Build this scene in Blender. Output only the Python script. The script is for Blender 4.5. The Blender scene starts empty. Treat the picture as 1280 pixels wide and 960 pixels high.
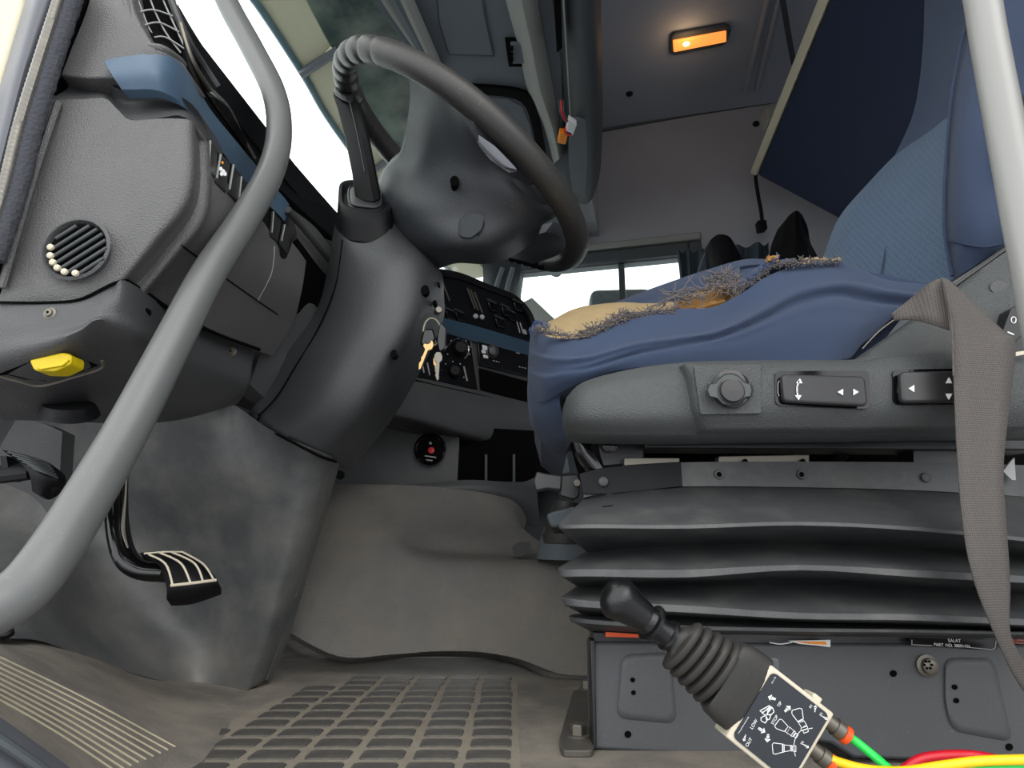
import bpy, bmesh, math, random
from mathutils import Vector as V, Matrix, noise
random.seed(7)
S = bpy.context.scene
COL = S.collection
# ------------------------------------------------------------------ camera
CZ = 0.18; PITCH = math.radians(15); F = 800.0
cp, sp = math.cos(PITCH), math.sin(PITCH)
cam = bpy.data.cameras.new('camera'); cam.lens = 22.5; cam.sensor_width = 36; cam.clip_start = 0.02
co = bpy.data.objects.new('camera', cam); COL.objects.link(co)
co.location = (0, 0, CZ); co.rotation_euler = (math.radians(105), 0, 0)
S.camera = co
# ------------------------------------------------------------------ overcast sky
w = bpy.data.worlds.new('overcast'); S.world = w; w.use_nodes = True
nt = w.node_tree; bg = nt.nodes['Background']
tc = nt.nodes.new('ShaderNodeTexCoord'); sx = nt.nodes.new('ShaderNodeSeparateXYZ'); rp = nt.nodes.new('ShaderNodeValToRGB')
nt.links.new(tc.outputs['Generated'], sx.inputs[0]); nt.links.new(sx.outputs['Z'], rp.inputs[0])
rp.color_ramp.elements[0].color = (0.95, 0.975, 1.0, 1); rp.color_ramp.elements[0].position = 0.0
rp.color_ramp.elements[1].color = (1.0, 1.0, 1.0, 1); rp.color_ramp.elements[1].position = 0.7
nt.links.new(rp.outputs[0], bg.inputs[0]); bg.inputs[1].default_value = 2.6
# the sun behind thin cloud, behind the photographer and to the rear of the truck
sl = bpy.data.lights.new('sun', 'SUN'); sl.energy = 0.6; sl.angle = math.radians(35); sl.color = (1, 0.97, 0.92)
so = bpy.data.objects.new('sun', sl); COL.objects.link(so)
so.rotation_euler = V((-0.35, 0.75, -0.62)).to_track_quat('-Z', 'Y').to_euler()
S.view_settings.view_transform = 'Standard'; S.view_settings.look = 'None'
S.view_settings.gamma = 1; S.view_settings.exposure = 0.0; S.view_settings.use_curve_mapping = False
# ------------------------------------------------------------------ geometry helpers
def ray(px, py):
    u = (px-640)/F; v = (480-py)/F
    return V((u, cp-v*sp, sp+v*cp))
def P(px, py, Y):                      # point of the plane y = Y seen at that pixel
    d = ray(px, py); return d*(Y/d.y)+V((0, 0, CZ))
def Z(px, py, z):                      # point of the horizontal plane z
    d = ray(px, py); return d*((z-CZ)/d.z)+V((0, 0, CZ))
CA = V((0.23, 0.973, 0)); CR = V((0.973, -0.23, 0))   # cab axes: across, rearward
def FW(px, py, off=0.0):               # point of the passenger side wall
    d = ray(px, py); return d*((2.425-off)/d.dot(CA))+V((0, 0, CZ))
def cab(r, a, z): return CR*r+CA*a+V((0, 0, z))
def cr(a, b, c, d, t):
    return 0.5*((2*b)+(c-a)*t+(2*a-5*b+4*c-d)*t*t+(3*b-a-3*c+d)*t*t*t)
def curve(pts, n=6, closed=False):
    m = len(pts); out = []
    if m < 3 and not closed:
        return [pts[0].lerp(pts[1], i/n) for i in range(n+1)]
    rng = range(m) if closed else range(m-1)
    for i in rng:
        g = (lambda k: pts[k % m]) if closed else (lambda k: pts[max(0, min(m-1, k))])
        for k in range(n): out.append(cr(g(i-1), g(i), g(i+1), g(i+2), k/n))
    if not closed: out.append(pts[-1].copy())
    return out
def linear(pts, n):
    out = []
    for i in range(len(pts)-1):
        for k in range(n): out.append(pts[i].lerp(pts[i+1], k/n))
    out.append(pts[-1].copy()); return out
def W(p):
    return p if isinstance(p, V) else P(*p)
class MB:
    def __init__(s): s.v = []; s.f = []
    def add(s, vs, fs):
        b = len(s.v); s.v += [V(x) for x in vs]; s.f += [tuple(i+b for i in f) for f in fs]; return s
    def join(s, o): return s.add(o.v, o.f)
def grid(rows, nu=5, nv=5, linu=False, linv=False, back=None, wob=0, ws=20, fn=None):
    """closed solid sheet: rows of points, smoothed, pushed back by a vector"""
    R = [[W(p) for p in r] for r in rows]
    R = [linear(r, nu) if linu else curve(r, nu) for r in R]
    cols = [[R[j][i] for j in range(len(R))] for i in range(len(R[0]))]
    cols = [linear(c, nv) if linv else curve(c, nv) for c in cols]
    n, m = len(cols), len(cols[0])
    if wob:
        for c in cols:
            for p in c: p += V((0, 1, 0))*wob*noise.noise(p*ws)
    if fn:
        for i, c in enumerate(cols):
            for j, p in enumerate(c): fn(p, i/(n-1), j/(m-1))
    vs = [p for c in cols for p in c]; fs = []
    for i in range(n-1):
        for j in range(m-1): fs.append((i*m+j, (i+1)*m+j, (i+1)*m+j+1, i*m+j+1))
    mb = MB()
    if back is None: mb.add(vs, fs); return mb
    b = V(back); k = len(vs); vs2 = [p+b for p in vs]
    fs2 = [tuple(reversed([x+k for x in f])) for f in fs]
    edge = [i*m for i in range(n)]+[(n-1)*m+j for j in range(1, m)]+[i*m+m-1 for i in range(n-2, -1, -1)]+[j for j in range(m-2, 0, -1)]
    sd = [(edge[i], edge[(i+1) % len(edge)], edge[(i+1) % len(edge)]+k, edge[i]+k) for i in range(len(edge))]
    mb.add(vs+vs2, fs+fs2+[tuple(reversed(q)) for q in sd]); return mb
def prism(poly, back, round_=0):
    """polygon (points or px triples) pushed back by a vector"""
    p = [W(q) for q in poly]
    if round_: p = curve(p, round_, True)
    n = len(p); b = V(back)
    return MB().add(p+[q+b for q in p], [tuple(range(n)), tuple(reversed(range(n, 2*n)))]+[(i, i+n, (i+1) % n+n, (i+1) % n) for i in range(n)])
def rpoly(poly, r, n=4):
    """px polygon with corners rounded by r pixels"""
    out = []
    m = len(poly)
    for i in range(m):
        a, b, c = [V(poly[k % m][:2]) for k in (i-1, i, i+1)]
        Y = poly[i][2]
        d1 = (a-b); d2 = (c-b); l1 = min(r, d1.length*.45); l2 = min(r, d2.length*.45)
        s_ = b+d1.normalized()*l1; e_ = b+d2.normalized()*l2
        for k in range(n+1):
            t = k/n; q = s_*(1-t)**2+b*2*t*(1-t)+e_*t*t; out.append((q.x, q.y, Y))
    return out
def slab(poly, Y0, Y1, r=0, n=4):
    q = [(x, y, Y0) for x, y in poly]
    if r: q = rpoly(q, r, n)
    return prism(q, (0, Y1-Y0, 0))
def tube(pts, rad, seg=12, n=6, closed=False, flat=1.0, lin=False, caps=True):
    p = [W(q) for q in pts]; m0 = len(p)
    rad = rad if isinstance(rad, (list, tuple)) else [rad]*m0
    rv = [V((r, 0, 0)) for r in rad]
    if lin: c = linear(p, n); rr = linear(rv, n)
    else: c = curve(p, n, closed); rr = curve(rv, n, closed)
    k = len(c); vs = []; fs = []
    T = [(c[(i+1) % k]-c[i-1]).normalized() if closed else (c[min(i+1, k-1)]-c[max(i-1, 0)]).normalized() for i in range(k)]
    u = T[0].orthogonal().normalized()
    for i in range(k):
        u = (u-T[i]*u.dot(T[i])).normalized(); b = T[i].cross(u)
        for j in range(seg):
            a = 2*math.pi*j/seg; vs.append(c[i]+(u*math.cos(a)+b*math.sin(a)*flat)*rr[i].x)
    for i in range(k if closed else k-1):
        for j in range(seg):
            i2 = (i+1) % k; j2 = (j+1) % seg
            fs.append((i*seg+j, i*seg+j2, i2*seg+j2, i2*seg+j))
    if caps and not closed: fs += [tuple(reversed(range(seg))), tuple(range((k-1)*seg, k*seg))]
    return MB().add(vs, fs)
def lathe(o, axis, prof, seg=24, sx=1.0, sy=1.0, ref=None):
    """profile (radius, distance) turned around an axis from o"""
    a = V(axis).normalized(); u = (V(ref)-a*V(ref).dot(a)).normalized() if ref else a.orthogonal().normalized(); b = a.cross(u)
    vs = []; fs = []; o = V(o)
    for r, h in prof:
        for j in range(seg):
            t = 2*math.pi*j/seg; vs.append(o+a*h+(u*math.cos(t)*sx+b*math.sin(t)*sy)*r)
    for i in range(len(prof)-1):
        for j in range(seg):
            j2 = (j+1) % seg; fs.append((i*seg+j, i*seg+j2, (i+1)*seg+j2, (i+1)*seg+j))
    fs += [tuple(reversed(range(seg))), tuple(range((len(prof)-1)*seg, len(prof)*seg))]
    return MB().add(vs, fs)
def box(c, ex, ey, ez):
    c, ex, ey, ez = V(c), V(ex)/2, V(ey)/2, V(ez)/2
    vs = [c+ex*a+ey*b+ez*d for a in (-1, 1) for b in (-1, 1) for d in (-1, 1)]
    return MB().add(vs, [(0, 1, 3, 2), (4, 6, 7, 5), (0, 4, 5, 1), (2, 3, 7, 6), (0, 2, 6, 4), (1, 5, 7, 3)])
def ell(poly_c, rx, ry, n=28, a0=0, rot=0):
    cx, cy = poly_c; c_, s_ = math.cos(rot), math.sin(rot)
    return [(cx+rx*math.cos(t)*c_-ry*math.sin(t)*s_, cy+rx*math.cos(t)*s_+ry*math.sin(t)*c_) for t in [2*math.pi*i/n for i in range(n)]]
def stroke(pts, wpx, Y, closed=False, th=.0006):
    """flat printed line on the plane y = Y"""
    p = [V((x, y)) for x, y in pts]; mb = MB(); n = len(p)
    for i in range(n if closed else n-1):
        a, b = p[i], p[(i+1) % n]; d = (b-a)
        if d.length < 1e-6: continue
        d.normalize(); q = V((-d.y, d.x))*wpx/2; e = d*wpx*.3
        mb.join(slab([tuple(a-e+q), tuple(b+e+q), tuple(b+e-q), tuple(a-e-q)], Y, Y+th))
    return mb
# ------------------------------------------------------------------ object helpers
def fix(me, ang=35):
    bm = bmesh.new(); bm.from_mesh(me); bmesh.ops.recalc_face_normals(bm, faces=bm.faces); bm.to_mesh(me); bm.free()
    for p in me.polygons: p.use_smooth = True
    me.set_sharp_from_angle(angle=math.radians(ang))
def thing(name, label, cat, loc, group=None):
    o = bpy.data.objects.new(name, None); COL.objects.link(o); o.location = V(loc); o.empty_display_size = .05
    o['label'] = label; o['category'] = cat
    if group: o['group'] = group
    return o
def root_loc(o):
    while o.parent: o = o.parent
    return o.location
def obj(name, mb, m, parent=None, bev=0, ang=35, label=None, kind=None, sub=0, seg=2):
    base = root_loc(parent) if parent else V((0, 0, 0))
    me = bpy.data.meshes.new(name); me.from_pydata([tuple(v-base) for v in mb.v], [], mb.f); me.update()
    fix(me, ang); me.materials.append(m)
    o = bpy.data.objects.new(name, me); COL.objects.link(o)
    if parent: o.parent = parent
    if bev:
        b = o.modifiers.new('bevel', 'BEVEL'); b.width = bev; b.segments = seg; b.limit_method = 'ANGLE'; b.angle_limit = math.radians(40)
    if sub:
        b = o.modifiers.new('subd', 'SUBSURF'); b.levels = sub; b.render_levels = sub
    if label: o['label'] = label
    if kind: o['kind'] = kind
    return o
def tag(o, label, cat, group=None):
    o['label'] = label; o['category'] = cat
    if group: o['group'] = group
    return o
def struct(name, mb, m, bev=0, parent=None): return obj(name, mb, m, parent, bev, kind='structure')
def dup(o, parent, off):
    c = o.copy(); COL.objects.link(c); c.parent = parent; c.location = V(off); return c
def text(name, s, mat4, m, parent, ext=.0002):
    cu = bpy.data.curves.new(name, 'FONT'); cu.body = s; cu.size = 1; cu.align_x = 'CENTER'; cu.align_y = 'CENTER'
    t = bpy.data.objects.new(name, cu); COL.objects.link(t)
    me = bpy.data.meshes.new_from_object(t); bpy.data.objects.remove(t)
    base = root_loc(parent); me.transform(Matrix.Translation(-base) @ mat4); me.materials.clear(); me.materials.append(m)
    o = bpy.data.objects.new(name, me); COL.objects.link(o); o.parent = parent; return o
def tmat(c, ex, ey, size):
    ex = V(ex).normalized(); ey = V(ey).normalized(); ez = ex.cross(ey)
    m = Matrix.Identity(4)
    for i in range(3): m[i][0] = ex[i]*size; m[i][1] = ey[i]*size; m[i][2] = ez[i]*size; m[i][3] = c[i]
    return m
def ptext(name, s, px, py, Y, hpx, m, parent, rot=0):
    k = (P(px+1, py, Y)-P(px, py, Y)).length; a = math.radians(rot)
    return text(name, s, tmat(P(px, py, Y), (math.cos(a), 0, math.sin(a)), (-math.sin(a), 0, math.cos(a)), hpx*k*1.4), m, parent)
from mathutils.bvhtree import BVHTree
def onto(o, px, py, lift=.0005):
    me = o.data; off = root_loc(o) if o.parent else V((0, 0, 0))
    t = onto.c.get(o.name)
    if not t: t = onto.c[o.name] = BVHTree.FromPolygons([v.co+off for v in me.vertices], [tuple(p.vertices) for p in me.polygons])
    d = ray(px, py).normalized(); h, n, i, l = t.ray_cast(V((0, 0, CZ)), d)
    return h-d*lift if h else None
onto.c = {}
def surf_tube(o, pts, r, lift=0, seg=6, n=10, step=8):
    c = curve([V((x, y, 0)) for x, y in pts], n); q = [onto(o, p.x, p.y, lift) for p in c]; q = [p for p in q if p]
    return tube(q, r, seg, 1)
# ------------------------------------------------------------------ materials
def lin(h):
    return tuple((c/12.92 if c <= .04045 else ((c+.055)/1.055)**2.4) for c in [int(h[i:i+2], 16)/255 for i in (0, 2, 4)])
def mat(name, c, rough=.5, grain=0, gs=900, metal=0, dust=0, dustc='8a8271', ds=9, blot=0, spec=.5, coat=0, emit=0, sheen=0, kind=None, ks=300, kd=.3, c2=None):
    m = bpy.data.materials.new(name); m.use_nodes = True; n = m.node_tree; L = n.links
    b = n.nodes['Principled BSDF']; c = lin(c) if isinstance(c, str) else c
    b.inputs['Base Color'].default_value = (*c, 1); b.inputs['Roughness'].default_value = rough; b.inputs['Metallic'].default_value = metal
    b.inputs['Specular IOR Level'].default_value = spec; b.inputs['Coat Weight'].default_value = coat
    if sheen: b.inputs['Sheen Weight'].default_value = sheen; b.inputs['Sheen Roughness'].default_value = .4
    if emit: b.inputs['Emission Color'].default_value = (*c, 1); b.inputs['Emission Strength'].default_value = emit
    tcn = n.nodes.new('ShaderNodeTexCoord'); col = None; nrm = None
    def rgbmix(f, A, B, typ='MIX'):
        x = n.nodes.new('ShaderNodeMix'); x.data_type = 'RGBA'; x.blend_type = typ
        if hasattr(f, 'links'): L.new(f, x.inputs[0])
        else: x.inputs[0].default_value = f
        for v_, s_ in ((A, 6), (B, 7)):
            if hasattr(v_, 'links'): L.new(v_, x.inputs[s_])
            else: x.inputs[s_].default_value = (*v_, 1)
        return x.outputs[2]
    def nz(scale, det=4, rgh=.55):
        x = n.nodes.new('ShaderNodeTexNoise'); x.inputs['Scale'].default_value = scale; x.inputs['Detail'].default_value = det
        x.inputs['Roughness'].default_value = rgh; L.new(tcn.outputs['Object'], x.inputs['Vector']); return x.outputs[0]
    def ramp(s_, a, z_):
        x = n.nodes.new('ShaderNodeMapRange'); x.inputs[1].default_value = a; x.inputs[2].default_value = z_; L.new(s_, x.inputs[0]); return x.outputs[0]
    col = c
    if c2 or blot:
        cc = lin(c2) if c2 else tuple(min(1, q*(1+blot)) for q in c)
        col = rgbmix(ramp(nz(ds*1.7), .35, .7), c, cc)
    if dust:
        f = ramp(nz(ds, 8, .65), .62-dust*.3, .62+.25); f2 = n.nodes.new('ShaderNodeMath'); f2.operation = 'MULTIPLY'; L.new(f, f2.inputs[0]); f2.inputs[1].default_value = min(1, dust)
        sp_ = ramp(nz(260, 2), .66, .72); f3 = n.nodes.new('ShaderNodeMath'); f3.operation = 'MULTIPLY'; L.new(sp_, f3.inputs[0]); f3.inputs[1].default_value = .18
        f4 = n.nodes.new('ShaderNodeMath'); f4.operation = 'MAXIMUM'; L.new(f2.outputs[0], f4.inputs[0]); L.new(f3.outputs[0], f4.inputs[1])
        col = rgbmix(f4.outputs[0], col, lin(dustc))
    h = None
    if grain:
        vo = n.nodes.new('ShaderNodeTexVoronoi'); vo.inputs['Scale'].default_value = gs; L.new(tcn.outputs['Object'], vo.inputs['Vector'])
        bp = n.nodes.new('ShaderNodeBump'); bp.inputs['Strength'].default_value = grain; bp.inputs['Distance'].default_value = .0006
        L.new(vo.outputs[0], bp.inputs['Height']); L.new(bp.outputs[0], b.inputs['Normal'])
    if kind == 'weave':
        a = []
        for ax in ('X', 'Z'):
            wv = n.nodes.new('ShaderNodeTexWave'); wv.bands_direction = ax; wv.inputs['Scale'].default_value = ks; wv.inputs['Distortion'].default_value = .4
            L.new(tcn.outputs['Object'], wv.inputs['Vector']); a.append(wv.outputs['Fac'] if 'Fac' in wv.outputs else wv.outputs[1])
        mm = n.nodes.new('ShaderNodeMath'); mm.operation = 'MULTIPLY'; L.new(a[0], mm.inputs[0]); L.new(a[1], mm.inputs[1])
        col = rgbmix(mm.outputs[0], col, tuple(q*(1-kd) for q in c) if not c2 else tuple(q*(1-kd) for q in c))
        bp = n.nodes.new('ShaderNodeBump'); bp.inputs['Strength'].default_value = .5; bp.inputs['Distance'].default_value = .0008
        L.new(mm.outputs[0], bp.inputs['Height']); L.new(bp.outputs[0], b.inputs['Normal'])
    if kind == 'net':     # the seat centre: rows of small pale cells
        br = n.nodes.new('ShaderNodeTexBrick'); br.inputs['Scale'].default_value = ks; br.inputs['Mortar Size'].default_value = .035; br.inputs['Mortar Smooth'].default_value = .6
        sp3 = n.nodes.new('ShaderNodeSeparateXYZ'); L.new(tcn.outputs['Object'], sp3.inputs[0]); mp = n.nodes.new('ShaderNodeCombineXYZ')
        L.new(sp3.outputs['Y'], mp.inputs[0]); L.new(sp3.outputs['Z'], mp.inputs[1])
        L.new(mp.outputs[0], br.inputs['Vector'])
        br.inputs['Color1'].default_value = (*c, 1); br.inputs['Color2'].default_value = (*[q*1.15 for q in c], 1); br.inputs['Mortar'].default_value = (*lin(c2), 1)
        col = rgbmix(ramp(nz(6), .3, .7), br.outputs[0], tuple(q*.9 for q in c)) if False else br.outputs[0]
        bp = n.nodes.new('ShaderNodeBump'); bp.inputs['Strength'].default_value = .4; bp.inputs['Distance'].default_value = .001
        L.new(br.outputs['Fac'], bp.inputs['Height']); L.new(bp.outputs[0], b.inputs['Normal'])
    if hasattr(col, 'links'): L.new(col, b.inputs['Base Color'])
    if rough > .3 and not metal:
        rr = n.nodes.new('ShaderNodeMapRange'); rr.inputs[3].default_value = rough-.1; rr.inputs[4].default_value = min(1, rough+.12); L.new(nz(14), rr.inputs[0]); L.new(rr.outputs[0], b.inputs['Roughness'])
    return m
def glass(name, tint, refl=.06):
    m = bpy.data.materials.new(name); m.use_nodes = True; n = m.node_tree; n.nodes.clear()
    o = n.nodes.new('ShaderNodeOutputMaterial'); t = n.nodes.new('ShaderNodeBsdfTransparent'); g = n.nodes.new('ShaderNodeBsdfGlossy'); x = n.nodes.new('ShaderNodeMixShader')
    t.inputs[0].default_value = (*tint, 1); g.inputs['Roughness'].default_value = .02; x.inputs[0].default_value = refl
    n.links.new(t.outputs[0], x.inputs[1]); n.links.new(g.outputs[0], x.inputs[2]); n.links.new(x.outputs[0], o.inputs[0]); return m
M = dict(
    dash=mat('dash_plastic', '565655', .5, .9, 700, blot=.15),
    dash2=mat('dash_dark_plastic', '464748', .48, .55, 700, blot=.1),
    black=mat('black_plastic', '090a0d', .55, spec=.25),
    gloss=mat('gloss_black', '0c0c0e', .12),
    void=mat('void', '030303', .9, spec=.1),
    blue=mat('blue_trim_plastic', '445a6e', .45, .2, 900),
    bluedk=mat('far_blue_trim', '33495a', .45),
    shroud=mat('column_plastic', '3b3d3f', .42, .4, 1000, dust=.10, ds=16),
    knee=mat('kick_panel_plastic', '4a4d4f', .42, .35, 700, dust=.75, dustc='8a867e', ds=9),
    mat_=mat('rubber_mat', '64605b', .8, .8, 500, dust=.9, dustc='a69c8c', ds=9),
    pad=mat('mat_pad', '4a4845', .6, .5, 700, dust=.5, dustc='827a68', ds=30),
    rib=mat('mat_rib', 'b0a78f', .8, .5, 700, ds=20),
    carpet=mat('tunnel_felt', '6a6865', .95, 1.8, 420, dust=.7, dustc='8b8373', ds=6),
    wheel=mat('wheel_leather', '32312f', .42, .3, 900, dust=.1, ds=20),
    hub=mat('wheel_hub_plastic', '34373b', .45, .3, 900, dust=.08, ds=20),
    tube=mat('painted_tube', '606261', .36, dust=.06, ds=14),
    alu=mat('anodised_tube', '8c8c88', .3, spec=.6),
    chrome=mat('bright_metal', 'c9c9c6', .22, metal=1),
    steel=mat('worn_steel', '77736a', .45, metal=.8),
    rust=mat('dusty_steel', '55524d', .55, metal=.3, dust=.5, dustc='8a7a5f', ds=40),
    seal=mat('seal_fuzz', '3d3f45', .95, 1.5, 300),
    flange=mat('flange_paint', '55585f', .4, dust=.15, ds=6),
    cream=mat('cream_paint', 'd8d2b4', .5, dust=.1, ds=12),
    yellow=mat('yellow_plastic', 'cbb200', .5, dust=.25, dustc='6b5b20', ds=60),
    orange=mat('orange_plastic', 'f09010', .5),
    redorange=mat('fitting_orange', 'e2531a', .4),
    white=mat('white_print', 'e6e6e6', .5),
    greyprint=mat('grey_print', '9a9a9a', .5),
    red=mat('red_plastic', 'd8232a', .35),
    fabric=mat('seat_fabric', '33415a', .9, blot=.12, ds=5, sheen=.1, kind='weave', ks=420, kd=.3),
    fabricdk=mat('bunk_fabric', '27324a', .95, .8, 500, kind=None),
    net=mat('seat_centre_fabric', '42546b', .9, kind='net', ks=48, c2='5c7083', sheen=.1),
    foam=mat('foam', '97835f', .9, .8, 500, blot=.12, ds=30),
    foamo=mat('orange_foam', '97703d', .9, .8, 500),
    thread=mat('thread', '625d5d', .95),
    threadb=mat('blue_thread', '43557a', .95),
    panel=mat('seat_panel_plastic', '454848', .5, 1.0, 800),
    switch=mat('switch_plastic', '2c2c2d', .38),
    knob=mat('knob_grey', '3d4243', .4),
    bellow=mat('bellows_rubber', '3d3f41', .5, .2, 800, dust=.5, dustc='77776f', ds=16),
    frame=mat('seat_frame_steel', '1b1c1e', .35),
    boxm=mat('base_box_steel', '4a4c4f', .5, .25, 900, dust=.08, ds=20),
    belt=mat('belt_webbing', '5a5551', .75, kind='weave', ks=150, kd=.35),
    joy=mat('joystick_black', '0b0c0e', .3, .15, 700),
    boot=mat('rubber_boot', '2b2a28', .55, dust=.3, dustc='64523f', ds=25),
    face=mat('controller_face', '1d2229', .5),
    housing=mat('controller_housing', 'c9c0ab', .5, dust=.2, ds=30),
    green=mat('green_hose', '1ecb4f', .35),
    yhose=mat('yellow_hose', 'f2c414', .35),
    rhose=mat('red_hose', 'c81428', .35),
    roof=mat('roof_lining', '9096a0', .9, .4, 300, blot=.08, ds=2),
    wall=mat('wall_lining', '96989c', .85, .4, 300, blot=.08, ds=2),
    shelf=mat('shelf_plastic', '5c646a', .7, .3, 400, blot=.05, ds=3),
    shelf2=mat('shelf_plastic_light', '8b8e88', .6),
    far=mat('far_plastic', '3a4043', .6),
    curtain=mat('curtain_cloth', '39464f', .95),
    lampl=mat('lamp_lens', 'ff9a48', .3, emit=1.0),
    lampb=mat('lamp_bulb', 'ffd890', .3, emit=4.0),
    tint=mat('tinted_visor_reflections', '4a5855', .2, c2='8f9a90', ds=5),  # pale mottling paints tree reflections into the tint colour
    ground=mat('yard_gravel', '96969a', .9, .5, 60),
    tree=mat('leaves', '44573a', .9, c2='6f7f55', ds=4),
    sealstrip=mat('seal_strip', '6f6d66', .35, metal=.5, dust=.4, dustc='b0aa98', ds=40),
    rim=mat('scuffed_rim', '6b675c', .6),
    gritty=mat('gap_grit', '8a8274', .9, .8, 400, dust=.8, dustc='69645b', ds=14),
    slotpale=mat('slot_pale', '8f9198', .5),
    edgeteal=mat('visor_edge', '6d8894', .4),
    glass=glass('window_glass', (.93, .97, .95)),
)
# ================================================================== SETTING
G = MB().add([(-30, -30, -1.25), (30, -30, -1.25), (30, 30, -1.25), (-30, 30, -1.25)], [(0, 1, 2, 3)]); struct('ground', G, M['ground'])
def slab3(pts, b): return prism([V(p) for p in pts], b)
struct('floor', slab3([(-.9, .44, -.012), (1.4, .44, -.012), (1.3, 2.4, -.012), (-.5, 2.55, -.012)], (0, 0, -.05)), M['mat_'])
ZC = 1.97
struct('ceiling', slab3([cab(-.62, .3, ZC), cab(1.5, .3, ZC), cab(1.5, 2.5, ZC), cab(-.62, 2.5, ZC)], (0, 0, .05)), M['roof'])
# passenger side wall with its window opening
def rz(p): return p.dot(CR), p.z
wr0, wz1 = rz(FW(648, 342)); wr1, _ = rz(FW(862, 333)); wz0 = .82
def fwall(r0, r1, z0, z1): return slab3([cab(r0, 2.425, z0), cab(r1, 2.425, z0), cab(r1, 2.425, z1), cab(r0, 2.425, z1)], CA*.05)
mb = MB()
for q in ((-.62, wr0, 0, ZC), (wr1, 1.5, 0, ZC), (wr0, wr1, 0, wz0), (wr0, wr1, wz1, ZC)): mb.join(fwall(*q))
struct('wall_right', mb, M['wall'])
wn = obj('window_2', fwall(wr0, wr1, wz0, wz1), M['glass'], kind='structure')
wn.scale = (1, 1, 1)
fr = MB()
def wbar(r0, r1, z0, z1, o0=.03, o1=-.012): fr.join(slab3([cab(r0, 2.425-o0, z0), cab(r1, 2.425-o0, z0), cab(r1, 2.425-o0, z1), cab(r0, 2.425-o0, z1)], CA*(o0-o1)))
t = .05
wbar(wr0-t, wr0, wz0, wz1+t); wbar(wr1, wr1+t, wz0, wz1+t); wbar(wr0, wr1, wz1, wz1+t); wbar(wr0, wr1, wz0-t, wz0)
struct('trim_1', fr, M['far'], .006)
struct('trim_2', slab3([cab(wr0-.06, 2.39, wz1+.055), cab(wr1+.05, 2.39, wz1+.055), cab(wr1+.05, 2.39, wz1+.085), cab(wr0-.06, 2.39, wz1+.085)], CA*.035), M['shelf2'], .006)
mc, _ = rz(FW(777, 345)); o = MB().join(slab3([cab(mc-.012, 2.43, wz0), cab(mc+.012, 2.43, wz0), cab(mc+.012, 2.43, wz1), cab(mc-.012, 2.43, wz1)], CA*.03)); struct('trim_3', o, M['far'])
# front wall below the windscreen, rear wall, driver side header and rear side
struct('wall_front', slab3([cab(-1.05, .35, 0), cab(-1.05, 2.5, 0), cab(-1.05, 2.5, .6), cab(-1.05, .35, .6)], -CR*.05), M['dash2'])
struct('wall_back', slab3([cab(1.5, .2, 0), cab(1.5, 2.5, 0), cab(1.5, 2.5, ZC), cab(1.5, .2, ZC)], CR*.05), M['wall'])
struct('wall_left', slab3([cab(-.62, .27, 1.45), cab(1.5, .27, 1.45), cab(1.5, .27, ZC), cab(-.62, .27, ZC)], CA*.05), M['wall'])
# windscreen glass and header
g0, g1 = cab(-.82, .5, .66), cab(-.82, 2.4, .66); g2, g3 = cab(-.64, 2.4, 1.45), cab(-.64, .5, 1.45)
obj('window_1', prism([g0, g1, g2, g3], CR*.005), M['glass'], kind='structure')
struct('trim_4', slab3([cab(-.66, .3, 1.46), cab(-.2, .3, 1.46), cab(-.2, 2.43, 1.46), cab(-.66, 2.43, 1.46)], (0, 0, .5)), M['wall'])
# far A-pillar
pil = grid([[FW(598, 300, .1), FW(616, 300, .1), FW(655, 300, .03)], [FW(604, 345, .1), FW(618, 345, .12), FW(650, 345, .03)], [FW(598, 410, .1), FW(612, 410, .13), FW(641, 410, .03)], [FW(590, 520, .1), FW(606, 520, .13), FW(635, 520, .03)]], 4, 4, back=CA*.06)
struct('trim_5', pil, M['far'])
for q in ([(628, 335), (620, 360), (614, 395)], [(641, 335), (634, 360), (629, 395)]):
    struct('pillar_highlight', tube([FW(x, y, .14) for x, y in q], .010, 8), M['shelf'])  # paler strips painting the highlights along the dark pillar
# ceiling ribs, buttons and seam
for a, b in (((965, -20), (932, 112)), ((978, -20), (946, 112))):
    struct('trim_7', tube([Z(*a, ZC-.002), Z(*b, ZC-.002)], .011, 8, 2), M['roof'])
for q in ((787, 117), (945, 155)):
    p_ = Z(*q, ZC-.004) if q[0] < 800 else FW(*q, .004)
    tag(obj('roof_clip', lathe(p_, (0, 0, -1) if q[0] < 800 else -CA, [(.014, 0), (.012, .006), (.004, .008)], 12), M['black']), 'small black clip in the roof lining between shelf and lamp' if q[0] < 800 else 'small black clip on the passenger wall beside the bunk edge', 'clip')
struct('trim_8', tube([FW(700, 172, .004), FW(745, 165, .004), FW(850, 146, .004), FW(965, 128, .004)], .006, 8), M['far'])
# ================================================================== OUTSIDE: sun visor, mirror
ZV = 1.335
t_ = thing('sun_visor', 'cream exterior sun visor with dark tinted upper strip seen through the windscreen', 'sun visor', Z(420, 170, ZV))
lo = [Z(290, -30, ZV), Z(322, 2, ZV), Z(382, 94, ZV), Z(421, 160, ZV), Z(500, 266, ZV), Z(575, 352, ZV)]
up = [Z(352, -50, ZV), Z(383, 0, ZV), Z(414, 58, ZV), Z(452, 118, ZV), Z(527, 240, ZV), Z(612, 345, ZV)]
def band(a, b, i0, i1, s0=0.0, s1=0.0):
    return prism([a[i0].lerp(a[i1], s0), a[i0+0].lerp(a[i1], 1-s1), b[i0].lerp(b[i1], 1-s1), b[i0].lerp(b[i1], s0)], (0, 0, .02))
for i0, s0, s1 in ((0, 0, 0), (1, 0, 0), (2, .04, 0), (3, 0, 0), (4, 0, 0)):
    obj('cream_panel', band(lo, up, i0, i0+1, s0, s1), M['cream'], t_, .003)
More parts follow.
